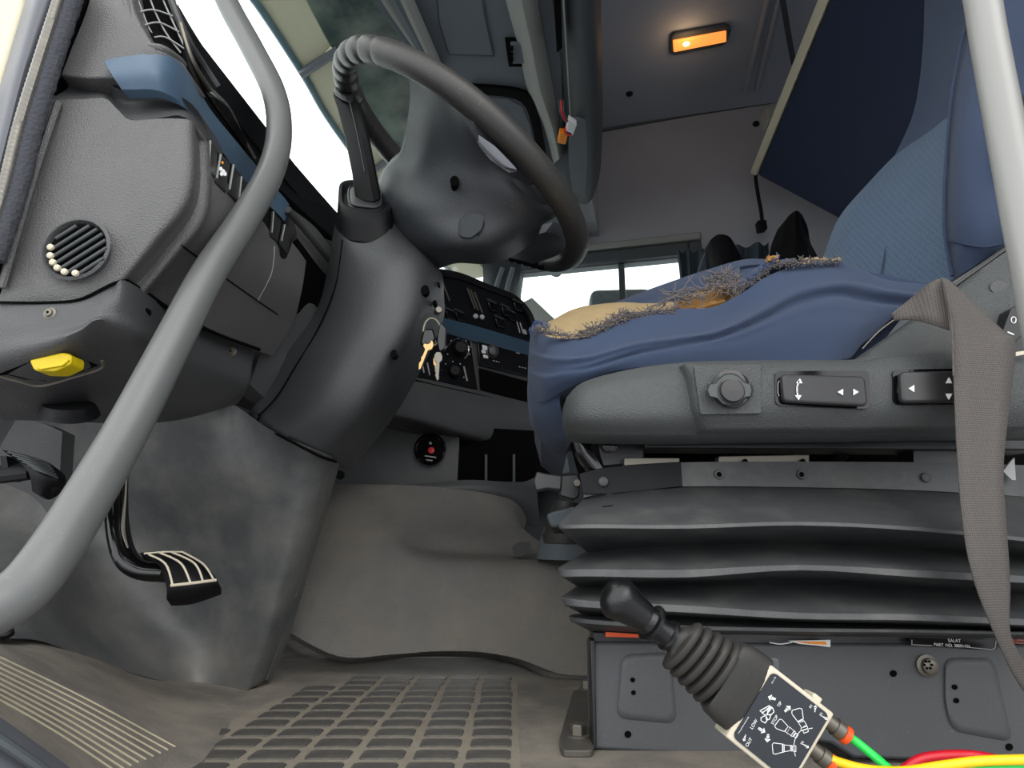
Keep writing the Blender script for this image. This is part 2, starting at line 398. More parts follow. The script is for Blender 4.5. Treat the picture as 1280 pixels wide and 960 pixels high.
obj('edge_strip', tube([p+V((-.004, -.004, -.002)) for p in lo], .009, 8), M['edgeteal'], t_)
up2 = [Z(455, -40, ZV+.05), Z(478, 0, ZV+.05), Z(512, 60, ZV+.05), Z(552, 120, ZV+.05), Z(600, 215, ZV+.05), Z(618, 262, ZV+.05)]
obj('tinted_strip', grid([up, up2], 2, 2, back=(0, 0, .008)), M['tint'], t_)
obj('bracket', tube([Z(378, 92, ZV-.012), Z(424, 62, ZV-.012)], .011, 8, 2), M['flange'], t_)
obj('bracket', tube([Z(455, 222, ZV-.012), Z(500, 190, ZV-.012)], .011, 8, 2), M['flange'], t_)
mr = thing('side_mirror', 'grey green exterior mirror outside the passenger window', 'mirror', FW(778, 375, -.5))
obj('mirror_head', prism(rpoly([(738, 362, 2.8), (812, 360, 2.8), (820, 372, 2.8), (818, 440, 2.8), (738, 440, 2.8)], 10), (0, .08, 0)), M['far'], mr, .01)
obj('mirror_arm', tube([P(777, 345, 2.86), P(777, 366, 2.86)], .012, 8, 2), M['far'], mr)
obj('mirror_arm', tube([P(805, 438, 2.85), P(815, 455, 2.7), FW(820, 470, -.05)], .014, 8), M['far'], mr)
# ================================================================== OVERHEAD SHELF
sh = thing('overhead_shelf', 'grey plastic overhead storage shelf above the windscreen with hatches', 'shelf', Z(600, 120, 1.4))
z0 = 1.40
obj('underside', grid([[Z(500, -60, z0), Z(545, 88, z0), Z(600, 170, z0), Z(655, 290, z0), Z(690, 345, z0)], [Z(620, -60, z0), Z(640, 60, z0), Z(665, 170, z0), Z(690, 260, z0), Z(700, 345, z0)], [Z(690, -60, z0), Z(700, 60, z0), Z(705, 170, z0), Z(712, 245, z0), Z(715, 320, z0)]], 5, 5, back=(0, 0, .05)), M['shelf'], sh)
for i, (a, b) in enumerate((((458, -20), (534, 78)), ((473, -20), (540, 84)), ((487, -20), (546, 90)), ((500, -20), (548, 88)))):
    obj('header_trim', tube([Z(*a, z0-.003-.004*i), Z(*b, z0-.003-.004*i)], [.018, .016][i % 2], 8, 3), M['shelf2' if i % 2 else 'shelf'], sh)
hp = [(544, -20), (549, 30), (561, 68), (617, 70), (606, 20), (600, -20)]
obj('hatch', prism([Z(x, y, z0-.004) for x, y in hp], (0, 0, .01)), M['shelf'], sh, .003)
obj('hatch_gap', tube([Z(x, y, z0-.003) for x, y in hp], .0022, 6, 3, lin=True), M['far'], sh)
lt = obj('latch_recess', prism([Z(x, y, z0-.006) for x, y in ((631, 49), (651, 49), (655, 84), (636, 84))], (0, 0, .012)), M['void'], sh, .002)
obj('latch', prism([Z(x, y, z0-.014) for x, y in ((638, 55), (652, 55), (655, 80), (640, 80))], (0, 0, .01)), M['shelf'], lt, .002)
for yy in (60, 68, 75): obj('latch_tooth', box(Z(640, yy, z0-.016), (.006, 0, 0), (0, .01, 0), (0, 0, .01)), M['void'], lt)
obj('tray_rim', grid([[Z(x, y, z0-.012) for x, y in ((590, 108), (640, 112), (664, 122), (674, 150), (682, 190), (694, 260))], [Z(x, y, z0-.002) for x, y in ((592, 118), (636, 122), (655, 132), (664, 155), (671, 190), (684, 265))]], 6, 3, back=(0, 0, .01)), M['void'], sh)
obj('tray', prism([Z(x, y, z0-.004) for x, y in ((592, 122), (635, 124), (653, 134), (662, 156), (672, 200), (684, 270), (650, 270))], (0, 0, .01)), M['shelf'], sh)
rib = [(622, -40), (632, 0), (648, 60), (660, 115), (680, 160), (692, 205)]; rib2 = [(668, -40), (672, 0), (682, 60), (692, 115), (701, 160), (706, 192)]
mid_ = [((a[0]+b[0])/2, (a[1]+b[1])/2) for a, b in zip(rib, rib2)]
obj('cross_rib', grid([[Z(*p, z0-.005) for p in rib], [Z(*p, z0-.035) for p in mid_], [Z(*p, z0-.005) for p in rib2]], 5, 5, back=(0, 0, .01)), M['shelf2'], sh)
lipA = [(684, -40), (690, 0), (702, 90), (706, 160), (707, 215), (712, 238)]; lipM = [(716, -40), (718, 0), (724, 90), (727, 160), (727, 225), (724, 254)]
lipM2 = [(738, -40), (740, 0), (744, 90), (744, 160), (742, 225), (735, 254)]; lipB = [(750, -40), (751, 0), (753, 90), (753, 160), (750, 215), (742, 246)]
obj('rear_lip', grid([[Z(*p, z0-.00) for p in lipA], [Z(*p, z0-.05) for p in lipM], [Z(*p, z0-.045) for p in lipM2], [Z(*p, z0+.04) for p in lipB]], 6, 6, back=(0, 0, .06)), M['far'], sh)
obj('lip_end_panel', grid([[Z(x, y, z0-.056) for x, y in ((712, 150), (711, 200), (716, 240))], [Z(x, y, z0-.056) for x, y in ((732, 150), (734, 200), (731, 246))]], 4, 4, back=(0, 0, .01)), M['shelf'], sh)
obj('slot', prism([Z(x, y, z0-.056) for x, y in ((691, -20), (701, -20), (703, 60), (696, 66))], (0, 0, .02)), M['void'], sh)
obj('seam', tube([Z(x, y, z0-.058) for x, y in ((703, -20), (709, 80), (713, 145))], .002, 6), M['shelf2'], sh)
cn = thing('loose_connector', 'white and orange wire connector dangling from the overhead shelf', 'connector', Z(708, 160, z0-.09))
for dx in (-2, 0, 3): obj('wire', tube([Z(701+dx, 125, z0-.05), Z(702+dx, 140, z0-.08), Z(708+dx/2, 152, z0-.09)], .0025, 6), M['red' if dx == 0 else 'far'], cn)
zq = z0-.09
obj('white_plug', prism([Z(x, y, zq) for x, y in ((711, 150), (721, 157), (716, 170), (707, 166))], (0, 0, .018)), M['white'], cn, .002)
obj('red_plug', prism([Z(x, y, zq) for x, y in ((707, 163), (716, 167), (714, 171), (705, 168))], (0, 0, .018)), M['red'], cn, .001)
obj('orange_plug', prism([Z(x, y, zq) for x, y in ((700, 166), (710, 169), (707, 181), (697, 179))], (0, 0, .018)), M['orange'], cn, .002)
# roof lamp
rl = thing('roof_lamp', 'rectangular orange glowing interior lamp in the roof lining', 'lamp', Z(875, 50, ZC))
obj('bezel', prism([Z(x, y, ZC-.015) for x, y in [(838, 47), (842, 43), (905, 32), (913, 34), (914, 40), (908, 55), (903, 58), (843, 70), (837, 67)]], (0, 0, .015)), M['far'], rl, .006)
obj('lens', prism([Z(x, y, ZC-.022) for x, y in [(841, 52), (908, 40), (908, 53), (842, 66)]], (0, 0, .012)), M['lampl'], rl, .004)
obj('bulb', lathe(Z(858, 56, ZC-.026), (0, 0, 1), [(.003, 0), (.012, .003), (.012, .006)], 14), M['lampb'], rl)
pl = bpy.data.lights.new('lamp_light', 'POINT'); pl.energy = .3; pl.color = (1, .6, .3); pl.shadow_soft_size = .04
plo = bpy.data.objects.new('lamp_light', pl); COL.objects.link(plo); plo.location = Z(858, 56, ZC-.06); plo.parent = None
# ================================================================== BUNK
bk = thing('upper_bunk', 'dark navy upper bunk folded up on the rear wall with a pale front edge rail', 'bunk', Z(1000, 80, 1.56))
A_, B_ = P(946, 219, 2.1), P(1038, -4, 1.34); e_ = (B_-A_); B2 = A_+e_*1.2
C_ = P(1082, 292, 1.98); C2 = C_+e_*1.2
up_ = (C_-A_).cross(e_).normalized(); up_ = up_ if up_.z > 0 else -up_
obj('bunk_base', prism([A_, B2, C2, C_], up_*.10), M['fabricdk'], bk, .01)
nr = (A_-C_).normalized()
obj('edge_rail', prism([A_+nr*.001-up_*.006, B2+nr*.001-up_*.006, B2+nr*.028-up_*.006, A_+nr*.028-up_*.006], up_*.06), M['cream'], bk, .004)
obj('rail_bracket', box(A_+e_*.34+nr*.045+up_*.02, (.03, 0, 0), (0, .06, 0), (0, 0, .05)), M['shelf2'], bk, .004)
cd = thing('dangling_lead', 'thin black cord with square plug hanging beside the bunk end', 'cord', P(952, 282, 2.15))
obj('cord', tube([P(972, 160, 2.1), P(955, 185, 2.15), P(945, 215, 2.17), P(947, 240, 2.17), P(951, 262, 2.17), P(953, 278, 2.17)], .007, 8), M['black'], cd)
obj('plug', prism(rpoly([(947, 275, 2.16), (958, 274, 2.16), (960, 286, 2.16), (949, 288, 2.16)], 2), (0, .03, 0)), M['black'], cd, .003)
tag(obj('strap', tube([Z(975, -20, ZC-.06), Z(985, 40, ZC-.08), P(992, 78, 1.9)], .012, 8, flat=.4), M['far']), 'dark strap running from the roof to the bunk rail', 'strap')
# passenger side: curtain, headrest, hanging bag
def pleat(p, u, v): p += -CA*(.02*math.sin(u*38)+.01)
tag(obj('curtain', grid([[FW(846, 316, .05), FW(890, 313, .05), FW(960, 305, .05)], [FW(850, 350, .05), FW(890, 350, .05), FW(960, 350, .05)], [FW(856, 440, .05), FW(890, 440, .05), FW(960, 440, .05)]], 24, 4, back=CA*.01, fn=pleat), M['curtain']), 'pleated blue grey curtain bunched beside the passenger window', 'curtain')
ps = thing('passenger_seat', 'dark backrest of the passenger seat rising behind the torn cushion', 'seat', P(915, 440, 1.9))
obj('backrest', grid([[(888, 300, 1.92), (898, 293, 1.9), (912, 296, 1.9), (922, 312, 1.92)], [(892, 340, 1.9), (905, 335, 1.86), (925, 335, 1.88), (938, 345, 1.92)], [(895, 400, 1.9), (910, 400, 1.84), (935, 400, 1.86), (960, 400, 1.92)], [(895, 560, 1.9), (910, 560, 1.84), (940, 560, 1.86), (960, 560, 1.92)]], 5, 5, back=(0, .12, 0)), M['black'], ps)
obj('side_cover', grid([[(872, 345, 1.97), (886, 305, 1.97), (892, 300, 1.97)], [(868, 400, 1.97), (885, 400, 1.97), (900, 400, 1.97)]], 4, 4, back=(0, .05, 0)), M['curtain'], ps)
tag(obj('hanging_bag', grid([[(984, 272, 2.0), (992, 267, 1.98), (1000, 270, 2.0)], [(976, 300, 1.98), (995, 295, 1.92), (1014, 295, 1.98)], [(972, 335, 1.98), (995, 335, 1.9), (1022, 330, 1.98)], [(972, 420, 2), (995, 420, 1.92), (1022, 420, 2)]], 5, 5, back=(0, .1, 0), wob=.03, ws=14), M['black']), 'black bag-like bundle hanging behind the cushion under the bunk', 'bag')
# ================================================================== DOOR OPENING, left edge
af = thing('door_frame', 'grey painted door frame flange with cream outer bodywork at the left edge', 'door frame', P(20, 120, .5))
obj('outer_body', prism([(-60, -40, .515), (34, -40, .515), (28, 10, .515), (0, 105, .515), (-30, 230, .515), (-60, 330, .515)], (0, .02, 0)), M['cream'], af, .004)
obj('flange', grid([[(46, -40, .50), (32, 0, .50), (2, 100, .50), (-34, 220, .50), (-60, 330, .50)], [(60, -40, .48), (46, 0, .48), (14, 115, .48), (-15, 230, .48), (-45, 340, .48)], [(86, -40, .49), (72, 0, .49), (44, 80, .49), (20, 170, .49), (-12, 290, .49)], [(100, -40, .52), (84, 0, .52), (55, 85, .52), (30, 175, .52), (-5, 300, .52)]], 6, 5, back=(0, .02, 0)), M['flange'], af)
ds = thing('door_seal', 'fuzzy black rubber door seal with worn ribbed bright strip', 'door seal', P(40, 160, .48))
pth = [(104, -40, .485), (92, 0, .485), (68, 75, .485), (42, 160, .485), (22, 240, .485), (-6, 325, .485)]
sl_ = tube(pth, .0072, 14, 18)
for v_ in sl_.v: v_ += V((1, 0, 0))*.0012*noise.noise(v_*260)
obj('seal_bulb', sl_, M['seal'], ds)
cc_ = curve([P(x-19, y, .478) for x, y, _ in pth], 42)
obj('ribbed_strip', tube(cc_, [.0047 if i % 3 else .0043 for i in range(len(cc_))], 10, 1), M['sealstrip'], ds)
obj('seal_gap_shade', prism([(120, -40, .515), (108, 0, .515), (84, 75, .515), (58, 160, .515), (38, 240, .515), (6, 330, .515), (-40, 330, .52), (30, 60, .52), (60, -40, .52)], (0, .01, 0)), M['void'], ds)  # black sheet painting the shade in the gap between seal and dash
# ================================================================== DASHBOARD
D = thing('dashboard', 'grey moulded dashboard end with blue trim band and switches, beside the driver door', 'dashboard', P(200, 300, .6))
BK = V((-.03, .03, -.01))
# upper piece
obj('upper_cap', grid([[(118, -30, .52), (135, -30, .52), (150, -30, .52), (165, -30, .525)], [(108, 12, .51), (130, 12, .505), (150, 12, .505), (168, 12, .51)], [(88, 62, .508), (120, 62, .5), (158, 62, .5), (196, 64, .505)], [(76, 94, .508), (104, 97, .5), (132, 97, .5), (215, 97, .51)]], 5, 5, back=(-.0, .04, 0)), M['dash'], D, .002)
obj('upper_cap_top', grid([[(158, 58, .502), (200, 62, .505), (228, 78, .53)], [(160, 76, .502), (200, 76, .507), (236, 90, .535)]], 4, 3, back=(0, .04, 0)), M['dash'], D, .002)
obj('step_recess', grid([[(76, 94, .512), (104, 97, .512), (130, 97, .51), (150, 112, .508), (200, 112, .51), (240, 130, .525), (262, 165, .56)], [(66, 108, .525), (102, 110, .525), (130, 111, .523), (155, 130, .52), (205, 130, .52), (240, 143, .535), (262, 175, .565)], [(62, 126, .508), (102, 125, .506), (130, 123, .505), (162, 149, .505), (200, 147, .505), (232, 147, .51), (262, 185, .57)]], 4, 5, back=(0, .03, 0)), M['dash2'], D)
top = [(60, 125, .503), (102, 124, .5), (131, 123, .5), (147, 137, .5), (164, 150, .5), (200, 148, .5), (237, 150, .503), (248, 162, .529), (264, 181, .556), (290, 210, .599), (330, 258, .677), (374, 314, .79)]
m1 = [(36, 235, .503), (75, 238, .498), (110, 240, .498), (135, 240, .498), (160, 242, .498), (190, 240, .498), (233, 243, .503), (243, 250, .524), (260, 264, .551), (288, 285, .596), (328, 322, .672), (368, 352, .775)]
m2 = [(8, 345, .503), (45, 347, .498), (80, 345, .498), (110, 338, .498), (135, 328, .5), (162, 315, .502), (190, 305, .504), (201, 311, .524), (222, 324, .553), (252, 343, .598), (305, 377, .692), (356, 396, .8)]
bt = [(-4, 377, .505), (40, 377, .502), (75, 376, .502), (100, 373, .502), (120, 365, .503), (138, 355, .504), (155, 350, .508), (164, 354, .526), (188, 369, .556), (220, 391, .60), (272, 416, .685), (330, 436, .8)]
dp = obj('end_panel', grid([top, m1, m2, bt], 5, 7, back=(-.0, .03, 0)), M['dash'], D, ang=50)
obj('dash_body', prism([(60, 130, .54), (232, 150, .54), (240, 250, .54), (150, 345, .54), (0, 372, .54)], (-.1, .3, 0)), M['void'], D)
# blue band
def Yb(x): return .492 if x < 200 else .492+(x-200)*.0019
obj('blue_trim', grid([[(129, 76, .49), (150, 71, .49), (195, 68, .493), (226, 80, .52), (262, 135, .60), (300, 182, .68), (330, 218, .75), (358, 250, .80)],
    [(139, 93, .486), (158, 91, .486), (195, 90, .488), (226, 104, .515), (255, 142, .575), (292, 192, .66), (325, 228, .74), (356, 262, .8)],
    [(152, 112, .492), (168, 112, .492), (196, 113, .494), (224, 126, .515), (250, 152, .56), (287, 202, .65), (320, 240, .73), (352, 272, .79)]], 6, 5, back=(0, .012, 0)), M['blue'], D, .0015)
# instrument hood and dash top
obj('instrument_hood', grid([[(222, 5, .56), (252, 55, .62), (300, 125, .72), (345, 178, .82), (418, 262, 1.0), (480, 330, 1.2)], [(236, 84, .54), (262, 130, .61), (300, 180, .69), (345, 232, .8), (420, 300, .98), (480, 350, 1.2)]], 5, 4, back=(-.04, .05, -.02)), M['black'], D)
obj('dash_top', prism([P(222, 5, .56)+V((0, 0, -.01)), P(418, 262, 1.0)+V((0, 0, -.01)), P(560, 350, 1.9)+V((0, 0, -.01)), V((-.3, 2.35, .6)), V((-.6, 2.4, .58)), V((-.85, .5, .6))], (0, 0, -.04)), M['black'], D)
obj('gauge_rim', tube([(262, 112, .60), (285, 135, .65), (302, 170, .69), (318, 198, .72)], .003, 8), M['chrome'], D)
obj('gauge_glass', grid([[(250, 92, .585), (282, 130, .64), (310, 178, .7)], [(250, 105, .58), (278, 145, .64), (308, 186, .7)]], 4, 3, back=(-.004, .004, 0)), M['gloss'], D)
obj('hood_edge', tube([(226, 30, .55), (240, 75, .56), (262, 112, .60)], .003, 8), M['steel'], D)
obj('hood_edge', tube([(214, 0, .55), (232, 45, .56), (255, 82, .60), (272, 108, .62)], .004, 8), M['dash2'], D)
# defroster grille at top
gr = obj('defroster_grille', grid([[(155, -30, .53), (190, -30, .55), (215, -20, .57)], [(168, 20, .53), (200, 20, .55), (225, 25, .57)], [(185, 56, .525), (208, 58, .54), (232, 74, .56)]], 4, 4, back=(-.01, .02, 0)), M['void'], D)
for q in ([(170, -10), (178, 15), (192, 45), (212, 62)], [(184, -12), (194, 15), (208, 42), (226, 66)], [(198, -14), (210, 14), (222, 40), (234, 66)]):
    obj('vane', tube([(x, y, .528+(x-170)*.0004) for x, y in q], .0009, 6), M['greyprint'], gr)
for q in ([(160, 2), (180, -4), (205, -2)], [(166, 18), (190, 12), (216, 20)], [(174, 34), (198, 28), (224, 40)], [(184, 50), (205, 46), (232, 62)]):
    obj('vane', tube([(x, y, .526+(x-170)*.0004) for x, y in q], .0009, 6), M['greyprint'], gr)
obj('grille_frame', tube([(148, -30, .515), (158, 5, .512), (170, 42, .508), (181, 57, .508), (203, 62, .51), (222, 74, .53), (230, 84, .545)], .0042, 10), M['dash'], D)
# round vent
vt = obj('round_vent', lathe(P(98, 313, .494), (0, 1, 0), [(.0265, 0), (.0285, -.003), (.0262, -.0045), (.0245, -.001), (.0245, .008)], 40), M['dash2'], D)
vt.scale = (1, 1, 1)
obj('vent_back', lathe(P(98, 313, .4925), (0, 1, 0), [(.0245, 0), (.0245, .001)], 32), M['void'], vt)
vc = P(98, 313, .49); ax = V((math.cos(math.radians(38)), 0, math.sin(math.radians(38)))); px_ = V((-ax.z, 0, ax.x))
for i in range(7):
    off = (-3+i)*.0068+.001; hl = math.sqrt(max(0, .0235**2-off**2))
    if hl < .006: hl = .008
    a, b = vc+px_*off-ax*hl, vc+px_*off+ax*hl
    obj('vent_slat', tube([a, b], .0015, 8, 2, flat=1.0), M['knob'], vt)
    if i < 6: obj('slat_stop', lathe(a+ax*.002+px_*.0008-V((0, .001, 0)), (0, -1, 0), [(.0029, 0), (.0026, .002), (.001, .003)], 10), M['housing'], vt)
# lower knee piece
lw = obj('lower_panel', grid([[(-10, 379, .505), (55, 380, .5), (103, 376, .5), (140, 358, .505), (162, 353, .512), (222, 395, .615), (268, 419, .71), (318, 440, .8)],
    [(-10, 420, .503), (55, 412, .498), (100, 405, .498), (130, 392, .5), (168, 392, .525), (220, 425, .615), (268, 445, .70), (315, 458, .795)],
    [(-10, 462, .515), (55, 445, .505), (98, 428, .503), (128, 415, .508), (178, 436, .55), (225, 455, .63), (268, 468, .71), (312, 478, .79)],
    [(-10, 515, .6), (50, 515, .6), (100, 518, .63), (150, 520, .67), (200, 519, .71), (235, 514, .74), (270, 505, .77), (300, 496, .8)]], 6, 6, back=(-.02, .04, 0)), M['dash2'], D, ang=50)
hp_ = [(-8, 470), (15, 461), (38, 452), (70, 443), (92, 444), (122, 456), (98, 465), (55, 476), (30, 474), (8, 468)]
obj('socket_opening', prism([onto(lw, x, y, .0006) for x, y in hp_], (0, .002, 0)), M['void'], D)
obj('opening_rim', surf_tube(lw, [(-8, 468), (22, 476), (50, 482), (90, 472), (126, 460), (127, 450)], .0016, 0), M['rim'], D)
yc = thing('plug_connector', 'yellow plug connector in the opening under the dashboard end', 'connector', P(62, 455, .5))
obj('plug_body', prism(rpoly([(36, 450, .505), (78, 440, .505), (89, 443, .505), (88, 455, .505), (68, 464, .505), (42, 463, .505)], 4), (0, .018, 0)), M['yellow'], yc, .0015)
obj('plug_ridge', prism([(46, 459, .503), (50, 462, .503), (78, 457, .503), (86, 450, .503), (84, 448, .503)], (0, .004, 0)), M['yellow'], yc, .0006)
def screw(px, py, Y, r, par, m='steel', ax=(0, -1, 0)):
    s_ = obj('screw', lathe(P(px, py, Y), ax, [(r*1.5, 0), (r*1.5, r*.3), (r, r*.5), (r*.9, r*.9), (r*.5, r)], 14), M[m], par)
    obj('screw_recess', lathe(P(px, py, Y)+V(ax).normalized()*r*.95, ax, [(r*.35, 0), (r*.35, r*.1)], 6), M['void'], s_)
    return s_
screw(63, 392, .499, .0035, D); p_o = onto(lw, 290, 440, 0); screw(290, 440, p_o.y-.001, .004, D, 'rust')
obj('panel_ridge', tube([(73, 128, .497), (52, 190, .495), (32, 255, .495), (12, 325, .496), (2, 360, .498)], .0032, 8), M['dash'], D)

obj('screw_hole', prism([(x, y, .543) for x, y in ell((178, 386), 4, 5)], (0, .01, 0)), M['void'], D)
# seams and edges
obj('seam', tube([(158, 351, .512), (185, 368, .552), (222, 393, .603), (272, 418, .686), (324, 437, .785)], .0022, 8), M['void'], D)
obj('seam', tube([(-5, 378, .502), (60, 378, .499), (100, 374, .499), (140, 355, .503), (158, 350, .51)], .0012, 8), M['void'], D)
obj('seam', surf_tube(dp, [(226, 306), (285, 350), (322, 376), (347, 393)], .0009), M['void'], D)
obj('seam', surf_tube(dp, [(343, 308), (342, 325), (338, 345), (322, 376)], .0008), M['shelf2'], D)
# switch bank on the face: recess panel and rocker switches
def Yf(x, o=.004): return .262/(.8-x/800)-o
def swp(pts, o): return [(x, y, Yf(x, o)) for x, y in pts]
obj('switch_bezel', grid([swp([(259, 174), (300, 222), (350, 280), (366, 300)], .003), swp([(261, 196), (299, 248), (345, 306), (358, 322)], .003), swp([(264, 220), (298, 262), (340, 308), (352, 323)], .003)], 4, 3, back=(-.003, .003, 0)), M['black'], D)
sws = [((261, 173), (272, 185), (270, 222), (258, 212), .556), ((274, 190), (288, 202), (282, 240), (268, 226), .58), ((290, 203), (301, 216), (296, 252), (284, 240), .605), ((300, 218), (312, 232), (307, 262), (296, 252), .63), ((340, 262), (352, 276), (347, 302), (337, 294), .728), ((354, 278), (366, 292), (359, 318), (349, 304), .755)]
for i, (a, b, c, d, Y) in enumerate(sws):
    q = obj('rocker_switch', prism(swp([a, b, c, d], .008), (-.003, .006, 0)), M['switch'], D, .0018)
    obj('switch_edge', tube(swp([(a[0]+2, a[1]+3), (d[0]+3, d[1]-3)], .009), .001, 6, 2), M['shelf2'], q)
    if i == 1:
        for dx, dy in ((0, 0), (3, 3), (5, 6), (1, 6)): obj('symbol', prism([(x, y, Yf(274)-.007) for x, y in ell((276+dx, 211+dy), 2.2, 2.8, 8)], (0, .001, 0)), M['white'], q)
        obj('led', prism([(x, y, Yf(274)-.007) for x, y in ell((278, 203), 1.4, 1.6, 8)], (0, .001, 0)), M['orange'], q)
# cubby between the face and the column
obj('cubby_side', grid([[(366, 262, .86), (395, 285, .92), (420, 318, .98)], [(372, 300, .84), (395, 330, .9), (412, 350, .95)]], 4, 4, back=(-.02, .02, 0)), M['dash'], D)
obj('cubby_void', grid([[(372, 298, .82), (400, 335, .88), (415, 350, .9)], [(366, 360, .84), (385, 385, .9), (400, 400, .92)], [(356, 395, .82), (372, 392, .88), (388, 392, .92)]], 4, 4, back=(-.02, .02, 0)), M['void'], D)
obj('cubby_lip', tube([(360, 262, .8), (385, 292, .86), (412, 325, .92), (430, 345, .95)], .005, 8), M['dash2'], D)
obj('ledge', grid([[(395, 265, .98), (415, 268, 1.0), (430, 272, 1.02)], [(388, 285, .94), (412, 305, .97), (430, 320, 1.0)]], 4, 4, back=(-.02, .02, 0)), M['dash'], D)
obj('cubby_floor', grid([[(350, 380, .82), (375, 375, .88), (405, 372, .92)], [(330, 430, .82), (350, 450, .86), (380, 460, .9)], [(312, 480, .84), (335, 500, .88), (360, 510, .92)]], 4, 4, back=(-.03, .03, 0)), M['dash2'], D)
# ---- centre stack (angled to the driver)
CS = thing('centre_console', 'dark centre dashboard console with dials, radio and storage slot behind the steering column', 'console', P(600, 440, 1.35))
def cY(x): return 1.22+(x-500)*.0022
def cpt(x, y, o=0): return P(x, y, cY(x)-o)
def cprism(poly, o, d=.004): return prism([cpt(x, y, o) for x, y in poly], (-d*.4, d, 0))
obj('upper_cluster', grid([[cpt(530, 335), cpt(566, 345), cpt(600, 360), cpt(640, 375), cpt(662, 398, -.02)], [cpt(520, 375), cpt(560, 380), cpt(600, 392), cpt(640, 405), cpt(668, 425)], [cpt(505, 405), cpt(550, 402), cpt(600, 414), cpt(640, 428), cpt(670, 440)]], 5, 4, back=(-.05, .1, 0)), M['black'], CS, ang=50)
obj('cluster_brow', tube([cpt(540, 340), cpt(575, 346), cpt(610, 360), cpt(642, 373), cpt(660, 392), cpt(668, 415)], .010, 8), M['black'], CS)
obj('blue_trim', grid([[cpt(500, 388, .01), cpt(548, 396, .01), cpt(600, 409, .01), cpt(670, 430, .01)], [cpt(500, 398, .014), cpt(548, 407, .014), cpt(600, 420, .014), cpt(670, 441, .014)], [cpt(495, 408, .01), cpt(550, 415, .01), cpt(600, 429, .01), cpt(670, 450, .01)]], 5, 4, back=(-.01, .02, 0)), M['bluedk'], CS)
obj('face_panel', grid([[cpt(495, 405), cpt(550, 413), cpt(600, 425), cpt(690, 450)], [cpt(490, 440), cpt(550, 455), cpt(600, 465), cpt(690, 482)], [cpt(480, 468), cpt(540, 482), cpt(597, 495), cpt(690, 510)]], 4, 4, back=(-.06, .12, 0)), M['dash2'], CS)
obj('climate_panel', cprism([(505, 405), (550, 412), (588, 423), (598, 487), (555, 480), (505, 468)], .004), M['black'], CS, .001)
obj('panel_edge', tube([cpt(588, 423, .006), cpt(598, 488, .006)], .002, 6, 2), M['steel'], CS)
# climate dials
for x, y, r in ((573, 437, 11), (566, 466, 9)):
    d_ = obj('dial', lathe(cpt(x, y, .006), (.35, -1, 0), [(r*.0018, 0), (r*.0018, .008), (r*.0013, .02), (r*.0011, .022)], 22), M['black'], CS)
    if r > 10: obj('dial_arc', tube([cpt(x+13*math.cos(a), y+13*math.sin(a), .03) for a in [math.radians(k) for k in range(-160, 61, 20)]], .0018, 6, 2), M['chrome'], d_)
    for k in range(-3, 4):
        a = math.radians(-90+k*38); obj('dial_mark', lathe(cpt(x+15*math.cos(a), y+14*math.sin(a), .008), (.35, -1, 0), [(.0016, 0), (.0016, .001)], 8), M['greyprint'], d_)
obj('slider', cprism([(579, 458), (581, 458), (585, 476), (583, 476)], .008), M['greyprint'], CS)
for x, y in ((508, 455), (516, 446), (527, 450), (534, 453), (543, 456), (505, 470)):
    obj('button_edge', tube([cpt(x, y, .01), cpt(x+3, y+16, .01)], .0018, 6, 2), M['greyprint'], CS)
# upper cluster switches
for x, y in ((556, 362), (588, 372), (592, 374), (597, 377), (551, 372)):
    obj('vent_fin', tube([cpt(x-4, y-12, .01), cpt(x+6, y+14, .01)], .0022, 6, 2), M['steel'], CS)
for x, y in ((594, 396), (602, 397)): obj('push_button', lathe(cpt(x, y, .01), (.35, -1, 0), [(.006, 0), (.006, .006), (.003, .008)], 10), M['greyprint'], CS)
for x, y in ((616, 384), (633, 390), (640, 396), (625, 404), (648, 384), (563, 394), (575, 396)):
    k_ = obj('rocker_switch', cprism([(x-6, y-7), (x+5, y-4), (x+7, y+6), (x-3, y+4)], .012, .012), M['gloss'], CS, .002)
    obj('switch_edge', tube([cpt(x-7, y-10, .014), cpt(x+4, y-5, .014)], .002, 6, 2), M['knob'], k_)
for x, y in ((646, 402), (650, 403)): obj('marking', tube([cpt(x, y, .008), cpt(x+4, y+14, .008)], .0016, 6, 2), M['greyprint'], CS)
obj('marking', cprism([(652, 411), (657, 412), (659, 418), (654, 417)], .01), M['greyprint'], CS)
# radio
rd = thing('radio', 'black car radio with round volume knob above an empty slot', 'radio', cpt(630, 445))
obj('fascia', cprism([(597, 426), (670, 446), (672, 474), (600, 456)], .012, .02), M['gloss'], rd, .002)
obj('display', cprism([(622, 435), (668, 448), (669, 464), (624, 452)], .0135, .002), M['gloss'], rd)
obj('volume_knob', lathe(cpt(616, 439, .013), (.35, -1, 0), [(.014, 0), (.013, .008), (.006, .010)], 24), M['switch'], rd)
obj('knob_ring', tube([cpt(616+7*math.cos(a), 439+7.5*math.sin(a), .022) for a in [k*math.pi/8 for k in range(16)]], .0012, 6, 2, closed=True), M['steel'], rd)
for q in ((603, 434, 6, 3), (602, 439, 5, 2), (604, 445, 6, 2)): obj('radio_button', cprism([(q[0], q[1]-q[3]), (q[0]+q[2], q[1]-q[3]+1.5), (q[0]+q[2]+.5, q[1]+q[3]+1), (q[0]+.5, q[1]+q[3])], .016, .002), M['white'], rd)
for k in range(12):
    x = 616+k*3.6; obj('radio_mark', cprism([(x, 450+k*.85), (x+2.2, 450.5+k*.85), (x+2.2, 451.7+k*.85), (x, 451.2+k*.85)], .0155, .001), M['greyprint'], rd)
